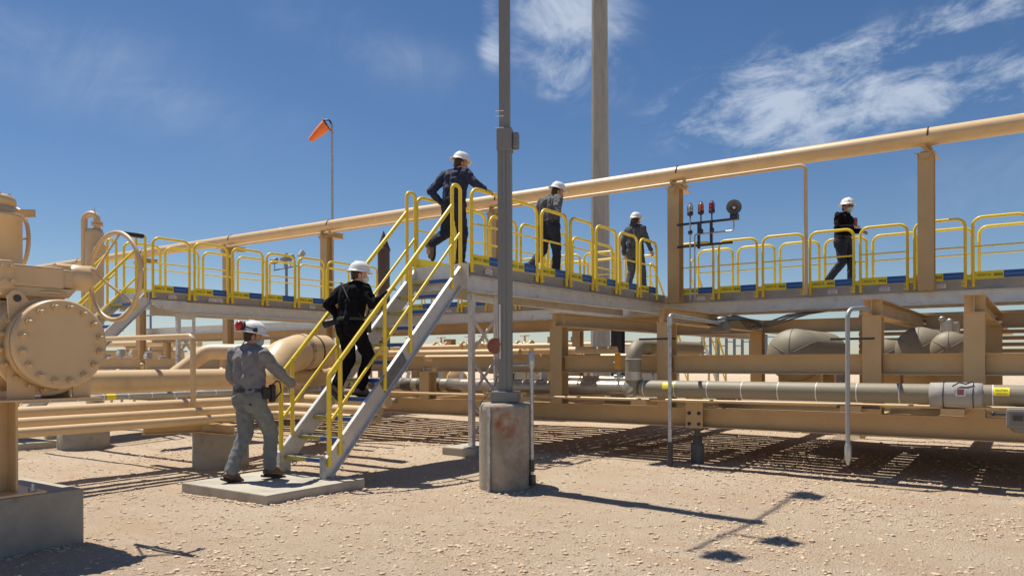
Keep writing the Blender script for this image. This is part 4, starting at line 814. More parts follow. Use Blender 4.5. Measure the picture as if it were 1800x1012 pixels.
# tan pipework between stairs and lamp pole
for k,(y,z,r_,x0,x1,l) in enumerate(((11.4,1.60,.06,-12,-7.7,'tan header pipe low behind the stairs, just above the middle beam'),(12.1,1.72,.05,-11.4,-7.4,'thinner tan header pipe above and behind the lower one'),(12.8,1.63,.08,-10.8,-6.5,'tan header pipe farthest back behind the stairs'),(10.35,1.50,.05,-9.,-5.0,'slim tan pipe lying along the top of the middle beam'))):
    tag(MB().cyl((x0,y,z),(x1,y,z),r_).build('header_pipe',tan),l,'pipe')
random.seed(11)
VL=['small tan valve seen between the stringers, third from the lamp pole side of the stairs','small tan valve on the headers just above the stair splice plate','small tan valve on the headers right beside the right stair stringer','small tan valve on the nearer header left of the lattice leg','small tan valve on the headers closest to the lamp pole','small tan valve on the headers behind the lower half of the stairs','leftmost small tan valve of those on the headers behind the stairs']
for k,(x,y) in enumerate(((-10.9,12),(-10.2,12.2),(-9.4,12.1),(-8.9,11.9),(-8.2,12.3),(-12.4,12.6),(-13.1,11.2))):
    q=thing('small_valve',VL[k],'valve',(x,y,1.6),'small tan valves behind the stairs')
    b=MB(); b.ball((x,y,1.74),.09,.09,.08,n=12,m_=8); b.cyl((x-.16,y,1.74),(x+.16,y,1.74),.06); b.lathe([(.10,0),(.10,.03)],(x-.17,y,1.74),(1,0,0)); b.lathe([(.10,0),(.10,.03)],(x+.14,y,1.74),(1,0,0)); b.cyl((x,y,1.74),(x,y,1.93),.02); b.build('body',tan,q)
    b=MB(); b.tube([(x+.09*math.cos(t/14*6.283),y+.09*math.sin(t/14*6.283),1.93) for t in range(14)],.010,6,closed=True); b.tube([(x-.09,y,1.93),(x+.09,y,1.93)],.007,6); b.build('handwheel',tan,q)
# flanged pipe end and paper tags below the middle beam
q=thing('blind_flange','bolted tan blind flange below the middle beam just right of the stairs','blind flange',(-9.6,12.2,.8)); b=MB(); b.lathe([(.21,0),(.21,.05),(.17,.08),(.05,.1)],(-9.3,11.6,1.08),(.3,-.95,0),28); b.bolts(V((-9.3,11.6,1.08))+V((.3,-.95,0))*.05,(.3,-.95,0),.17,12,.018,.03); b.build('cap',tan,q)
for i,(x,l) in enumerate(((-8.75,'white paper tag hung on the middle beam nearer the stairs'),(-7.62,'white paper tag hung on the middle beam nearer the lamp pole'))):
    tag(MB().box(x-.04,x+.04,FY+.001,FY+.004,1.16,1.28,M.Translation((x,FY,1.2))@M.Rotation(R(18 if i==0 else 3),4,'Y')@M.Translation((-x,-FY,-1.2))).build('paper_tag',wst),l,'tag')
# ---------------------------------------------------------------- distant plant
def shed(pxx,Y,wpx,h,label,m,d=3.,z0=0):
    x,y=at(pxx,Y); q=thing('equipment_shed',label,'shed',(x,y,0)); wd=wpx/FPX*Y
    mt=M.Translation((x,y,0))@M.Rotation(R(20),4,'Z')
    MB().box(-wd/2,wd/2,0,d,0,h,mt).build('wall',m,q); MB().box(-wd/2-.15,wd/2+.15,-.15,d+.15,h+.003,h+.14,mt).build('roof',greyb,q)
    for k in range(2): MB().box(-wd/2+wd*(.2+.4*k),-wd/2+wd*(.2+.4*k)+.9,-.03,-.003,.05,2.0,mt).build('door',mat('shed_door',(.24,.25,.25),.6),q)
    return q
shrubm=mat('shrub_leaves',(.12,.13,.075),.9,var=.3,vscale=2)
shed(985,48,150,2.35,'low grey equipment shed far behind the first skid post',greyb)
shed(1120,75,60,3.2,'pale equipment shed far away right of the tall mast',mat('pale_wall',(.6,.58,.54),.7))
shed(760,70,70,2.6,'low tan control shed far behind the stairs',tan2)
shed(215,60,150,2.2,'low tan shed far away behind the slim rail pipe',tan2)
for k,(pxx,l) in enumerate(((950,'red extinguisher cabinet beside the far grey shed, nearer the lamp pole'),(942,'red extinguisher cabinet beside the far grey shed, the left one'))):
    x,y=at(pxx,38); q=thing('extinguisher_post',l,'extinguisher',(x,y,0)); MB().cyl((x,y,0),(x,y,2.0),.04).build('post',galv,q); MB().lathe([(.12,1.1),(.13,1.15),(.13,1.75),(.06,1.85),(.04,1.95)],(x,y,0),n=12).build('cylinder',redp,q)
random.seed(21)
ORD2=['first','second','third','fourth','fifth','sixth','seventh','eighth','ninth','tenth','eleventh','twelfth','thirteenth','fourteenth','fifteenth','sixteenth','seventeenth','last']
CL=[(196,21,'tan'),(214,22,'grey'),(236,20.5,'tan'),(262,21.5,'grey'),(286,20.8,'grey'),(652,19,'tan'),(668,20,'grey'),(690,19.5,'tan'),(725,21,'tan'),(748,20,'grey'),(782,21,'tan'),(806,22,'grey'),(846,21,'tan'),(925,20,'tan'),(1012,22,'tan'),(1128,21,'grey'),(1246,24,'tan'),(1262,26,'grey')]
for k,(pxx,Y,cn) in enumerate(CL):
    x,y=at(pxx,Y); where='under the thin rail pipe' if pxx<300 else ('behind the nearest stairs' if pxx<760 else ('behind the lattice legs and lamp pole' if pxx<950 else 'behind the right part of the skid'))
    q=thing('instrument_stand',f'small {cn} instrument stand {where}, {ORD2[k]} from the left','instrument stand',(x,y,0),'instrument stands behind the skid'); mm_=tan if cn=='tan' else greyb; h=1.5+.45*random.random()
    b=MB(); b.cyl((x,y,0),(x,y,h),.035); b.bbox(x-.12,x+.12,y-.12,y+.12,0,.03,.005); b.cyl((x,y,h*.75),(x+.35,y,h*.75),.03); b.ball((x+.34,y,h*.75),.08,n=12,m_=8); b.build('post',mm_,q)
    b=MB(); b.bbox(x-.10,x+.10,y-.09,y+.05,h-.24,h,.02); b.build('housing',mm_,q)
    b=MB(); b.lathe([(.06,0),(.06,.04)],(x,y-.13,h-.12),(0,1,0),16); b.build('gauge',white,q)
    if k%2: b=MB(); b.tube([(x+.3,y,h*.75),(x+.3,y,h*.75+.22)],.02,6); b.tube([(x+.3+.10*math.cos(t/12*6.283),y+.10*math.sin(t/12*6.283),h*.75+.22) for t in range(12)],.012,6,closed=True); b.build('handwheel',mm_,q)
for k,(pxx,Y,wd,h,l,m_) in enumerate(((1440,17.5,1.1,1.5,'dark grey box added to deepen the shade behind the largest clad drum',darkg),(1600,16.5,.9,1.35,'dark grey box added to deepen the shade behind the medium clad drum',darkg),(1720,15.8,.8,1.3,'dark grey box added to deepen the shade behind the fourth post',darkg),(905,24,1.2,1.75,'pale grey control cabinet far behind the lamp pole',greyb),(1150,26,1.4,1.9,'pale grey control cabinet behind the second skid post',greyb),(770,26,1.1,1.8,'pale grey control cabinet far behind the stairs',greyb))):  # the dark grey ones are added boxes that deepen the shade behind the skid
    x,y=at(pxx,Y); q=thing('cabinet_or_shade_box',l,'cabinet',(x,y,0)); MB().bbox(x-wd/2,x+wd/2,y,y+.5,.1,h,.02).build('case',m_,q)
    for j in range(2): MB().bbox(x-wd/2+.04+j*wd/2,x-.04+j*wd/2,y-.02,y-.002,.18,h-.08,.006).build('door',m_,q)
    MB().box(x-.06,x-.03,y-.05,y-.021,h*.5,h*.6).build('handle',black,q); MB().box(x-wd/2+.05,x+wd/2-.05,y+.05,y+.45,-.05,.099).build('plinth',conc,q)
random.seed(31)
for k in range(18):
    pxx=150+k*90+random.uniform(-18,18); Y=random.uniform(70,120); x,y=at(pxx,Y); q=thing('desert_shrub','low grey green desert shrub far out on the flat, '+ORD2[k]+' from the left','shrub',(x,y,0),'desert shrubs far out on the flat')
    b=MB(); R_=random.uniform(.8,1.6)
    for j in range(90):
        a=random.random()*6.283; rr_=R_*random.random()**.6; zz=random.random()*R_*.9*(1-rr_/R_*.6); t=random.random()*6; sz=.13+.12*random.random(); c_=V((x+rr_*math.cos(a),y+rr_*math.sin(a),zz))
        b.add([c_+V((math.cos(t)*sz,math.sin(t)*sz,-sz*.4)),c_-V((math.cos(t)*sz,math.sin(t)*sz,sz*.2)),c_+V((-math.sin(t)*sz*.4,math.cos(t)*sz*.4,sz))],[(0,1,2)])
    b.build('crown',shrubm,q); b=MB(); b.cyl((x,y,-.05),(x,y,.4),.06,n=6); b.build('stem',sole,q)
# pump jack style pipe racks in mid distance
for k,(pxx,Y,l) in enumerate(((970,40,'tan pipe stand far behind the first skid post'),(1030,42,'tan pipe stand just left of the tall mast'),(700,44,'tan pipe stand far behind the stairs'),(240,34,'tan pipe stand seen under the thin rail pipe'),(285,36,'second tan pipe stand seen under the thin rail pipe, right of the other'))):
    x,y=at(pxx,Y); q=thing('pipe_stand',l,'pipe stand',(x,y,0)); MB().ibeam((x,y,0),(x,y,1.9),.3,.3,up=(0,1,0)).build('post',tan2,q); MB().ibeam((x-.9,y,2.0),(x+.9,y,2.0),.2,.2).build('arm',tan2,q); MB().cyl((x-3,y,2.24),(x+3,y,2.24),.13).build('pipe',tan,q)
ORD=['first','second','third','fourth','fifth','sixth','seventh','eighth','ninth']
for k in range(9):
    x,y=at(1235+14*k,95); q=thing('substation_frame','distant blue grey switchyard frame, '+ORD[k]+' counted from the yellow far stairs','steel frame',(x,y,0),'switchyard frames far behind the skid')
    b=MB(); b.box(x-.15,x+.15,y-.1,y+.1,0,4.6); b.build('post',steelb,q); b=MB(); b.tube([V((x,y,3.2+.5*(k%2)))-rd*.1,V((x,y,3.2+.5*(k%2)))+rd*1.1],.07,6); b.tube([V((x,y,4.3))-rd*.1,V((x,y,4.3))+rd*1.1],.07,6); b.build('bus_bar',steelb,q)
for k,(pxx,h,l) in enumerate(((1022,8,'thin dark pole far behind, left of the tall mast'),(265,9,'thin dark pole far behind the left walkway'),(1005,5.5,'short thin pole above the far grey shed'))):
    x,y=at(pxx,60); q=thing('utility_pole',l,'pole',(x,y,0)); MB().cyl((x,y,0),(x,y,h*.6 if k==2 else h*.7),.10,.08,n=8).build('shaft',steelb,q); MB().box(x-.5,x+.5,y-.05,y+.05,h*.6-.4,h*.6-.3).build('crossarm',steelb,q)
# scrub and low rises on the horizon
b=MB(); random.seed(5); n=90; rg0=[];rg1=[]
for i in range(n+1):
    a=-1.1+2.2*i/n; Y=1500; X=Y*math.tan(a); x=CC*X-CS*Y; y=CS*X+CC*Y; h=9+9*noise.noise(V((i*.13,0,0)))+4*noise.noise(V((i*.5,3,0)))
    rg0.append((x,y,-1)); rg1.append((x*1.03,y*1.03,h)); 
b.rings([rg0,rg1,[(p[0]*1.3,p[1]*1.3,-1) for p in rg1]],False,True,False); tag(b.build('hills',mat('far_scrub',(.30,.27,.20),.95,var=.2,vscale=.02)),'low hazy scrub covered rises along the horizon',None,None,'structure')
# ---------------------------------------------------------------- people
def remesh(b,vox,smooth=3,disp=None,name='m'):
    me=bpy.data.meshes.new(name); me.from_pydata(b.v,[],b.f); o=bpy.data.objects.new('tmp',me); C.objects.link(o)
    md=o.modifiers.new('r','REMESH'); md.mode='VOXEL'; md.voxel_size=vox; md.use_smooth_shade=True
    s=o.modifiers.new('s','SMOOTH'); s.iterations=smooth; s.factor=.5
    dg=bpy.context.evaluated_depsgraph_get(); dg.update(); m2=bpy.data.meshes.new_from_object(o.evaluated_get(dg)); bpy.data.objects.remove(o)
    if disp:
        nv=len(m2.vertices); nr=[tuple(q.normal) for q in m2.vertices]
        for q,nn in zip(m2.vertices,nr): q.co=q.co+V(nn)*disp(q.co)
    m2.polygons.foreach_set('use_smooth',[True]*len(m2.polygons)); m2.name=name; return m2
def wrinkle(seed,amp,f1=7.,st=(1,1,1)):
    def d(p):
        q=V((p.x*st[0],p.y*st[1],p.z*st[2]))*f1+V((seed,seed*2,0)); a=noise.noise(q+V((noise.noise(q*1.3),noise.noise(q*1.1+V((5,0,0))),0))*1.2)
        return amp*(1-2.4*abs(a)) + amp*.5*noise.noise(q*2.3)
    return d
def person(label,loc,head,J,mats,H=1.78,hat='front',extra=None,hair=False,mask=None,shades=False,hand_pose=None,turn=0.,tilt=0.,vox=.0065):
    s=H/1.78; Rz=M.Rotation(head,3,'Z'); P=lambda p: V(p)
    shirtM,pantM,bootM,skinM=mats
    T=M.Translation(V(loc))@M.Rotation(head,4,'Z')@M.Scale(s,4)
    j={k:V(v) for k,v in J.items()}
    for q_ in ('shL','shR'): j[q_]=j[q_]+V((0,0,-.035))
    j['head']=j.get('head',V((0,.06,1.62)))+V((0,-.005,-.03))
    pel=j.get('pel',V((0,0,.95))); ch=j.get('chest',V((0,.02,1.33))); nk=j.get('neck',V((0,.03,1.49))); hd=j.get('head',V((0,.06,1.62)))
    # ---- skin body, one continuous mesh
    b=MB()
    def limb(b,a,c,r0,r1): b.caps_(a,c,r0,r1)
    side=(ch-pel); 
    for sx in (-1,1):
        hip=pel+V((.085*sx,0,-.02)); sh=j['sh'+'LR'[sx>0]]
        limb(b,pel+V((.06*sx,0,.0)),ch+V((.07*sx,0,0)),.10,.105); limb(b,ch,sh,.09,.055)
        K='LR'[sx>0]
        limb(b,hip,j['kn'+K],.085,.055); limb(b,j['kn'+K],j['an'+K],.052,.038); limb(b,j['an'+K],j['an'+K]+ (j['to'+K]-j['an'+K])*.7,.036,.03)
        limb(b,sh,j['el'+K],.05,.04); limb(b,j['el'+K],j['wr'+K],.038,.027)
        # hand
        wd=j['wr'+K]; hdv=(j['ha'+K]-wd).normalized(); up=j.get('up'+K,V((0,0,1))); sd_=hdv.cross(up).normalized(); pn=sd_.cross(hdv).normalized()   # pn: back of hand
        curl=(hand_pose or {}).get(K,.5)
        for e in (-.026,-.009,.009,.026): limb(b,wd+sd_*e*.5+hdv*.01,wd+sd_*e*1.05+hdv*.085,.016,.014)
        thumb=-sx
        for i_,(e,l) in enumerate(((-.03,.068),(-.0105,.080),(.0105,.076),(.030,.060))):
            p0=wd+sd_*e*1.1+hdv*.088; a1=curl*.9; a2=curl*2.0; a3=curl*2.6
            d1=hdv*math.cos(a1)-pn*math.sin(a1); d2=hdv*math.cos(a2)-pn*math.sin(a2); d3=hdv*math.cos(a3)-pn*math.sin(a3)
            p1=p0+d1*l*.45; p2=p1+d2*l*.33; p3=p2+d3*l*.25
            limb(b,p0,p1,.0095,.0088); limb(b,p1,p2,.0088,.008); limb(b,p2,p3,.008,.0072)
        te=sd_*(-.030 if K=='R' else .030); t0=wd+te+hdv*.03; t1=t0+te.normalized()*.022+hdv*.03-pn*.012; t2=t1+hdv*.032-pn*.012*(1+curl)
        limb(b,t0,t1,.0125,.011); limb(b,t1,t2,.011,.0085)
    limb(b,ch+V((0,0,.06)),nk,.075,.058); limb(b,nk-V((0,0,.03)),hd-V((0,.015,.03)),.056,.054)
    HR=M.Rotation(turn,3,'Z')@M.Rotation(tilt,3,'X')
    def hp(x,y,z): return hd+HR@V((x,y,z))
    b.ball(hp(0,-.01,.03),.077,.098,.095,rot=HR); b.ball(hp(0,.025,-.035),.06,.068,.07,rot=HR); b.ball(hp(0,.045,-.075),.035,.035,.028,rot=HR)
    b.caps_(hp(0,.085,.01),hp(0,.105,-.022),.010,.015); b.ball(hp(.012,.098,-.028),.009); b.ball(hp(-.012,.098,-.028),.009)
    for sx in (-1,1):
        b.ball(hp(.080*sx,-.005,-.005),.010,.020,.032,rot=HR); b.ball(hp(.031*sx,.080,.012),.013,.010,.008,rot=HR); b.ball(hp(.048*sx,.060,-.02),.02,.016,.018,rot=HR)
    b.caps_(hp(-.02,.086,-.055),hp(.02,.086,-.055),.009,.009)
    me=remesh(b,vox,2,name='person'); me.materials.append(skinM); me.transform(T)
    def fin(me,name,m,parent):
        if m is not None: me.materials.clear(); me.materials.append(m)
        A=np.zeros(len(me.vertices)*3); me.vertices.foreach_get('co',A); A=A.reshape(-1,3); lo=A.min(0);hi=A.max(0); c=V(((lo[0]+hi[0])/2,(lo[1]+hi[1])/2,lo[2])); me.transform(M.Translation(-c)); return place(me,name,c,parent)
    body=fin(me,'person',skinM,None); tag(body,label,'person')
    # ---- shirt
    b=MB(); rr=1.0
    for sx in (-1,1):
        K='LR'[sx>0]; sh=j['sh'+K]
        b.caps_(pel+V((.062*sx,0,.03)),pel.lerp(ch,.5)+V((.065*sx,0,0)),.125,.118); b.caps_(pel.lerp(ch,.5)+V((.065*sx,0,0)),ch+V((.078*sx,0,.0)),.118,.128)
        b.caps_(pel+V((.06*sx,-.03,.05)),ch+V((.07*sx,-.035,.02)),.10,.11)
        b.caps_(ch+V((.04*sx,0,.04)),sh,.11,.072); b.caps_(nk+V((0,-.01,-.035)),sh+V((0,0,.01)),.066,.062)
        b.caps_(sh,j['el'+K],.075,.056); b.caps_(j['el'+K],j['el'+K].lerp(j['wr'+K],.93),.056,.042)
    b.lathe([(.082,-.06),(.068,.0),(.064,.012)],nk-V((0,0,.01)),hd-nk,20)
    m2=remesh(b,.011,3,wrinkle(loc[0]*3,.014,6.8,(1.2,1.2,.75)),'shirt'); m2.transform(T); sho=fin(m2,'shirt',shirtM,body)
    # ---- trousers
    b=MB()
    for sx in (-1,1):
        K='LR'[sx>0]; hip=pel+V((.085*sx,-.0,-.04)); kn=j['kn'+K]; an=j['an'+K]
        b.caps_(pel+V((.05*sx,0,.03)),hip,.125,.125); b.caps_(hip+V((0,-.035,.0)),hip+V((0,-.03,-.06)),.105,.10); b.caps_(hip,kn,.108,.078); b.caps_(kn,kn.lerp(an,.5),.078,.07); b.caps_(kn.lerp(an,.4),an+ (kn-an).normalized()*.02,.072,.068)
    m2=remesh(b,.011,3,wrinkle(loc[1]*5,.010,8,(1.3,1.3,.8)),'trousers'); m2.transform(T); fin(m2,'trousers',pantM,body)
    # belt
    b=MB(); bz=pel+V((0,0,.045)); b.lathe([(.136,-.02),(.142,-.016),(.142,.016),(.136,.02)],bz,(0,0,1),28,sx=1.42,caps=False,xd=(1,0,0)); m2=bpy.data.meshes.new('belt'); m2.from_pydata(b.v,[],b.f); m2.transform(T); fin(m2,'belt',black,body)
    # boots
    for K in 'LR':
        an=j['an'+K]; to=j['to'+K]; d=(to-an); dn=d.normalized(); upv=(j['kn'+K]-an).normalized(); sl=(dn.cross(upv)).normalized(); dwn=-(sl.cross(dn)).normalized()
        if dwn.z>0: dwn=-dwn
        b=MB(); hl=an+dwn*.045-dn*.035
        b.caps_(an+upv*.08,an,.055,.052); b.caps_(hl,hl+dn*.08,.043,.045); b.caps_(an+dwn*.01+dn*.02,an+dn*.13+dwn*.045,.05,.043)
        for e in (-.016,.016): b.caps_(hl+dn*.06+sl*e,hl+dn*.205+sl*e+dwn*.004,.036,.030)
        m2=remesh(b,.009,2,None,'boot'); m2.transform(T); bo=fin(m2,'boot',bootM,body)
        b=MB(); base=an+dwn*.082; 
        pts=[(-.085,.028),(-.07,.040),(0,.040),(.06,.042),(.13,.05),(.19,.042),(.225,.018),(.225,-.018),(.19,-.042),(.13,-.05),(.06,-.042),(0,-.040),(-.07,-.040),(-.085,-.028)]
        rg=[[base+dn*x+sl*y+dwn*t for x,y in pts] for t in (0,.022)]; b.rings(rg,True,False); m2=bpy.data.meshes.new('sole'); m2.from_pydata(b.v,[],b.f); m2.transform(T); fin(m2,'sole',sole,bo)
    # hard hat
    b=MB(); Z=(HR@V((0,0,1))).normalized(); Yf=(HR@V((0,1,0))).normalized(); c=hp(0,-.008,.055)
    tl=M.Rotation(0,3,'X')
    prof=[(.142,-.010),(.150,-.012),(.150,-.006),(.122,.006),(.116,.03),(.108,.065),(.088,.1),(.055,.124),(.02,.134),(.004,.135)]
    b.lathe(prof,c,Z,36,sx=1.16,caps=False,xd=tuple(Yf)); b.lathe([(.142,-.010),(.118,.0),(.110,.03),(.09,.08),(.03,.12),(.004,.122)],c,Z,36,sx=1.16,caps=False,xd=tuple(Yf))
    b.caps_(c+Z*.122+Yf*.06,c+Z*.124-Yf*.06,.014,.014)
    for e in (-.03,.03): b.caps_(c+Z*.112+Yf*.05+(HR@V((1,0,0)))*e*1.3,c+Z*.112-Yf*.06+(HR@V((1,0,0)))*e*1.3,.008,.008)
    m2=bpy.data.meshes.new('hard_hat'); m2.from_pydata(b.v,[],b.f); m2.polygons.foreach_set('use_smooth',b.sm); m2.transform(T); ho=fin(m2,'hard_hat',hatm,body)
    def simple(bb,name,m,par):
        m2=bpy.data.meshes.new(name); m2.from_pydata(bb.v,[],bb.f); m2.polygons.foreach_set('use_smooth',bb.sm); m2.transform(T); return fin(m2,name,m,par)
    # hair
    b=MB(); b.ball(hp(0,-.022,.02),.083,.095,.085,rot=HR)
    if hair:
        for k in range(7): b.caps_(hp(-.06+.02*k,-.075,.0),hp(-.075+.025*k,-.105,-.12-.012*(k%3)),.028,.018)
        b.caps_(hp(-.07,-.05,-.05),hp(-.13,-.09,-.08),.02,.012)
    else: b.caps_(hp(-.04,-.075,-.03),hp(.04,-.075,-.03),.03,.03)
    m2=remesh(b,.009,2,None,'hair'); m2.transform(T); fin(m2,'hair',hairm,body)
    if mask:
        b=MB(); b.ball(hp(0,.06,-.045),.060,.058,.055,rot=HR); b.tube([hp(.05,.07,-.02),hp(.083,.0,.0)],.003,5); b.tube([hp(.05,.06,-.07),hp(.083,.0,-.02)],.003,5); b.tube([hp(-.05,.07,-.02),hp(-.083,.0,.0)],.003,5); b.tube([hp(-.05,.06,-.07),hp(-.083,.0,-.02)],.003,5); simple(b,'face_mask',mask,body)
    if shades:
        b=MB(); b.ball(hp(.033,.088,.012),.030,.012,.020,rot=HR); b.ball(hp(-.033,.088,.012),.030,.012,.020,rot=HR); b.tube([hp(.06,.08,.015),hp(.084,-.0,.01)],.004,5); b.tube([hp(-.06,.08,.015),hp(-.084,-.0,.01)],.004,5); simple(b,'sunglasses',glassm,body)
    if extra: extra(body,j,hp,HR,simple,c,Z,Yf)
    return body
def J(**k):
    d=dict(shL=(-.185,.0,1.43),shR=(.185,.0,1.43),elL=(-.25,-.03,1.14),elR=(.25,-.03,1.14),wrL=(-.24,.08,.90),wrR=(.24,.08,.90),haL=(-.23,.13,.82),haR=(.23,.13,.82),
      knL=(-.09,.03,.50),knR=(.09,.03,.50),anL=(-.09,-.03,.10),anR=(.09,-.03,.10),toL=(-.10,.12,.05),toR=(.10,.12,.05)); d.update(k); return d
# man in grey stepping onto the pad
def ex1(body,j,hp,HR,simple,c,Z,Yf):
    Xr=HR@V((1,0,0))
    b=MB(); 
    for e,s in ((-.02,1),(.03,1)):
        pass
    q=c+Z*.035-Yf*.155
    for sx in (-1,1):
        p=c+Z*.045-Yf*.165+Xr*.055*sx; b.ball(p,.05,.046,.058,n=14,m_=10,rot=HR)
    m1=simple(b,'ear_defender',redp,body)
    b=MB()
    for sx in (-1,1): b.ball(c+Z*.045-Yf*.118+Xr*.05*sx,.054,.022,.062,n=14,m_=8,rot=HR); b.tube([c+Z*.05-Yf*.10+Xr*.09*sx,c+Z*.03-Yf*.0+Xr*.125*sx],.008,6); b.ball(c+Z*.025+Xr*.122*sx+Yf*.01,.014,.026,.032,n=10,m_=8,rot=HR)
    b.tube([c+Z*.05-Yf*.12+Xr*.10,c+Z*.10-Yf*.14+Xr*.05,c+Z*.10-Yf*.14-Xr*.05,c+Z*.05-Yf*.12-Xr*.10],.007,6,.03); simple(b,'ear_defender_band',black,body)
    b=MB(); b.tube([hp(.06,-.07,-.02),hp(.03,-.10,-.09),hp(0,-.105,-.15)],.006,6,.03); b.tube([hp(-.06,-.07,-.02),hp(-.03,-.10,-.09),hp(0,-.105,-.15)],.006,6,.03); simple(b,'neck_cord',black,body)
    b=MB(); b.bbox(.135,.20,.0,.10,.90,1.03,.015); b.bbox(.15,.21,.10,.16,.86,1.06,.02); b.tube([(.19,.12,1.05),(.21,.2,1.12),(.2,.24,.98),(.17,.18,.9)],.008,6,.04); simple(b,'tool_pouch',black,body)
    b=MB(); b.box(.12,.155,-.135,-.125,.84,.855); simple(b,'pocket_label',blackc,body)
person('person in a grey shirt and faded jeans with red ear defenders, stepping on the pad',(-7.39,5.50,.10),R(2),
 J(pel=(-.04,.0,.95),chest=(-.07,.03,1.32),neck=(-.08,.06,1.485),head=(-.085,.10,1.61),shL=(-.265,-.02,1.43),shR=(.12,.05,1.42),elR=(.20,.24,1.17),wrR=(.155,.44,1.05),haR=(.13,.52,1.04),elL=(-.30,-.04,1.15),wrL=(-.26,.10,.93),haL=(-.24,.17,.87),
   knR=(.06,.21,.52),anR=(.05,.20,.12),toR=(.06,.34,.10),knL=(-.08,-.02,.52),anL=(-.08,-.22,.11),toL=(-.09,-.08,.055)),
 (shirtg,jean,boot,skin),H=1.83,mask=maskm,extra=ex1,turn=R(-38),tilt=R(-10),hand_pose={'R':.45,'L':.6},vox=.006)
# woman in black on the stairs, camera on hip
def ex2(body,j,hp,HR,simple,c,Z,Yf):
    b=MB(); p=V((-.24,-.02,.93)); d=V((-.75,-.62,-.28)).normalized(); b.bbox(-.32,-.20,-.08,.03,.93,1.06,.015); b.lathe([(.042,0),(.045,.05),(.045,.12),(.052,.13),(.052,.20),(.047,.20),(.04,.17)],V((-.25,-.04,.99)),d,20); simple(b,'camera',black,body)
    b=MB(); b.tube([(.08,.12,1.46),(.16,.15,1.25),(.16,.10,1.05),(.05,.1,.98)],.010,6,.06); b.tube([(-.10,-.12,1.46),(.08,-.16,1.25),(.2,-.05,1.02)],.012,6,.08); simple(b,'strap',black,body)
    b=MB(); b.bbox(.12,.20,.05,.13,.82,.98,.02); simple(b,'belt_pouch',black,body)
person('person all in black climbing the stairs with a camera at the hip',(-7.17,6.86,.993),R(-3),
 J(pel=(0,-.06,.95),chest=(0,.0,1.30),neck=(0,.05,1.46),head=(.02,.09,1.585),shL=(-.18,-.03,1.41),shR=(.18,.03,1.40),elR=(.33,.02,1.17),wrR=(.405,.20,1.32),haR=(.42,.27,1.39),upR=(.2,-.5,.8),elL=(-.31,-.16,1.19),wrL=(-.23,-.02,1.02),haL=(-.2,.06,.97),
   knR=(.10,.16,.53),anR=(.09,.03,.115),toR=(.10,.17,.07),knL=(-.08,.0,.49),anL=(-.09,-.21,.14),toL=(-.09,-.10,.045)),
 (blackc,blackc,bootg,skin2),H=1.76,mask=maskw,extra=ex2,turn=R(-38),tilt=R(-4),hair=False,hand_pose={'R':.62,'L':.6},vox=.006)
person('person in a navy shirt at the top of the stairs, one foot raised behind',(-7.09,8.80,DZ),R(-5),
 J(pel=(0,-.02,.95),chest=(0,.03,1.30),neck=(.0,.07,1.46),head=(.03,.11,1.575),shL=(-.19,-.01,1.42),shR=(.19,.03,1.41),elR=(.36,.06,1.20),wrR=(.455,.15,1.12),haR=(.49,.22,1.10),elL=(-.32,-.18,1.14),wrL=(-.21,-.04,.97),haL=(-.17,.04,.92),
   knR=(.09,.07,.50),anR=(.09,.02,.10),toR=(.10,.16,.05),knL=(-.10,-.10,.50),anL=(-.12,-.42,.30),toL=(-.12,-.44,.13)),
 (navyc,navyj,bootg,skin),H=1.75,turn=R(-28),tilt=R(-12),hand_pose={'R':.4,'L':.5},vox=.006)
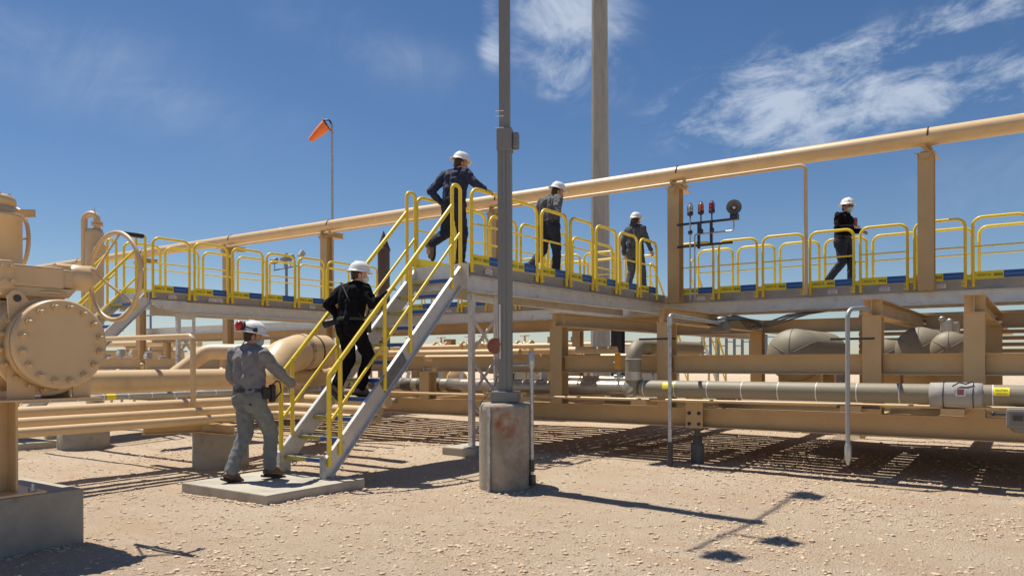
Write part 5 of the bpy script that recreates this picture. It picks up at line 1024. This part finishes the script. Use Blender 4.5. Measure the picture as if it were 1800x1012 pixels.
person('person in a dark grey shirt and jeans with one hand back on the guardrail',(-6.97,11.22,DZ),R(-3),
 J(pel=(0,-.0,.95),chest=(0,.05,1.30),neck=(.02,.12,1.46),head=(.05,.19,1.56),shL=(-.18,.04,1.42),shR=(.18,.03,1.41),elR=(.27,-.16,1.20),wrR=(.34,-.20,1.09),haR=(.37,-.14,1.07),elL=(-.27,.06,1.15),wrL=(-.2,.2,.98),haL=(-.17,.28,.95),
   knR=(.09,.10,.50),anR=(.09,.06,.10),toR=(.10,.2,.05),knL=(-.10,-.06,.50),anL=(-.11,-.42,.20),toL=(-.12,-.38,.055)),
 (chk,navyj,bootg,skin),H=1.78,turn=R(-40),tilt=R(-16),hand_pose={'R':.4,'L':.5},vox=.0075)
person('person with long brown hair in a charcoal coverall at the short walkway end',(-6.95,14.55,DZ),R(-6),
 J(elR=(.27,.03,1.14),wrR=(.30,.17,.94),haR=(.31,.22,.86),elL=(-.26,-.06,1.14),wrL=(-.26,-.02,.88),haL=(-.25,.02,.80),knR=(.09,.15,.52),anR=(.09,.20,.13),toR=(.10,.34,.10),knL=(-.09,.0,.50),anL=(-.1,-.15,.10),toL=(-.1,-.01,.05)),
 (charc,charc,boot,skin2),H=1.70,hair=True,turn=R(-10),hand_pose={'R':.7,'L':.6},vox=.0075)
def ex6(body,j,hp,HR,simple,c,Z,Yf):
    b=MB(); b.bbox(-.02,.10,.26,.275,1.16,1.34,.003); simple(b,'notebook',bookm,body)
    b=MB(); q=c+Z*.05; Xr=HR@V((1,0,0)); b.ball(q+Yf*.10+Xr*.055,.018,.012,.018,n=10,m_=6); simple(b,'hat_emblem',darkst,body)
    b=MB(); b.ball(q-Yf*.02+Xr*.108-Z*.02,.006,.02,.012,n=10,m_=6); simple(b,'hat_sticker',darkst,body)
person('person in black with dark glasses, pale blue mask and a maroon notebook',(-3.18,15.86,DZ),R(-90-14),
 J(pel=(0,.0,.95),chest=(0,.04,1.31),neck=(0,.07,1.47),head=(0,.10,1.60),elR=(.27,.02,1.16),wrR=(.14,.25,1.14),haR=(.07,.30,1.17),elL=(-.27,.05,1.16),wrL=(-.19,.29,1.10),haL=(-.14,.37,1.08),
   knR=(.09,.02,.50),anR=(.09,-.27,.17),toR=(.10,-.16,.06),knL=(-.09,.12,.51),anL=(-.09,.12,.10),toL=(-.10,.27,.05)),
 (blackc,navyj,boot,skin),H=1.76,turn=R(-22),mask=maskm,shades=True,extra=ex6,hand_pose={'R':.4,'L':.5},vox=.0075)
# remove prototypes
def rm(o):
    for ch in [q for q in bpy.data.objects if q.parent==o]: rm(ch)
    bpy.data.objects.remove(o)
rm(WORLD_PROTO)
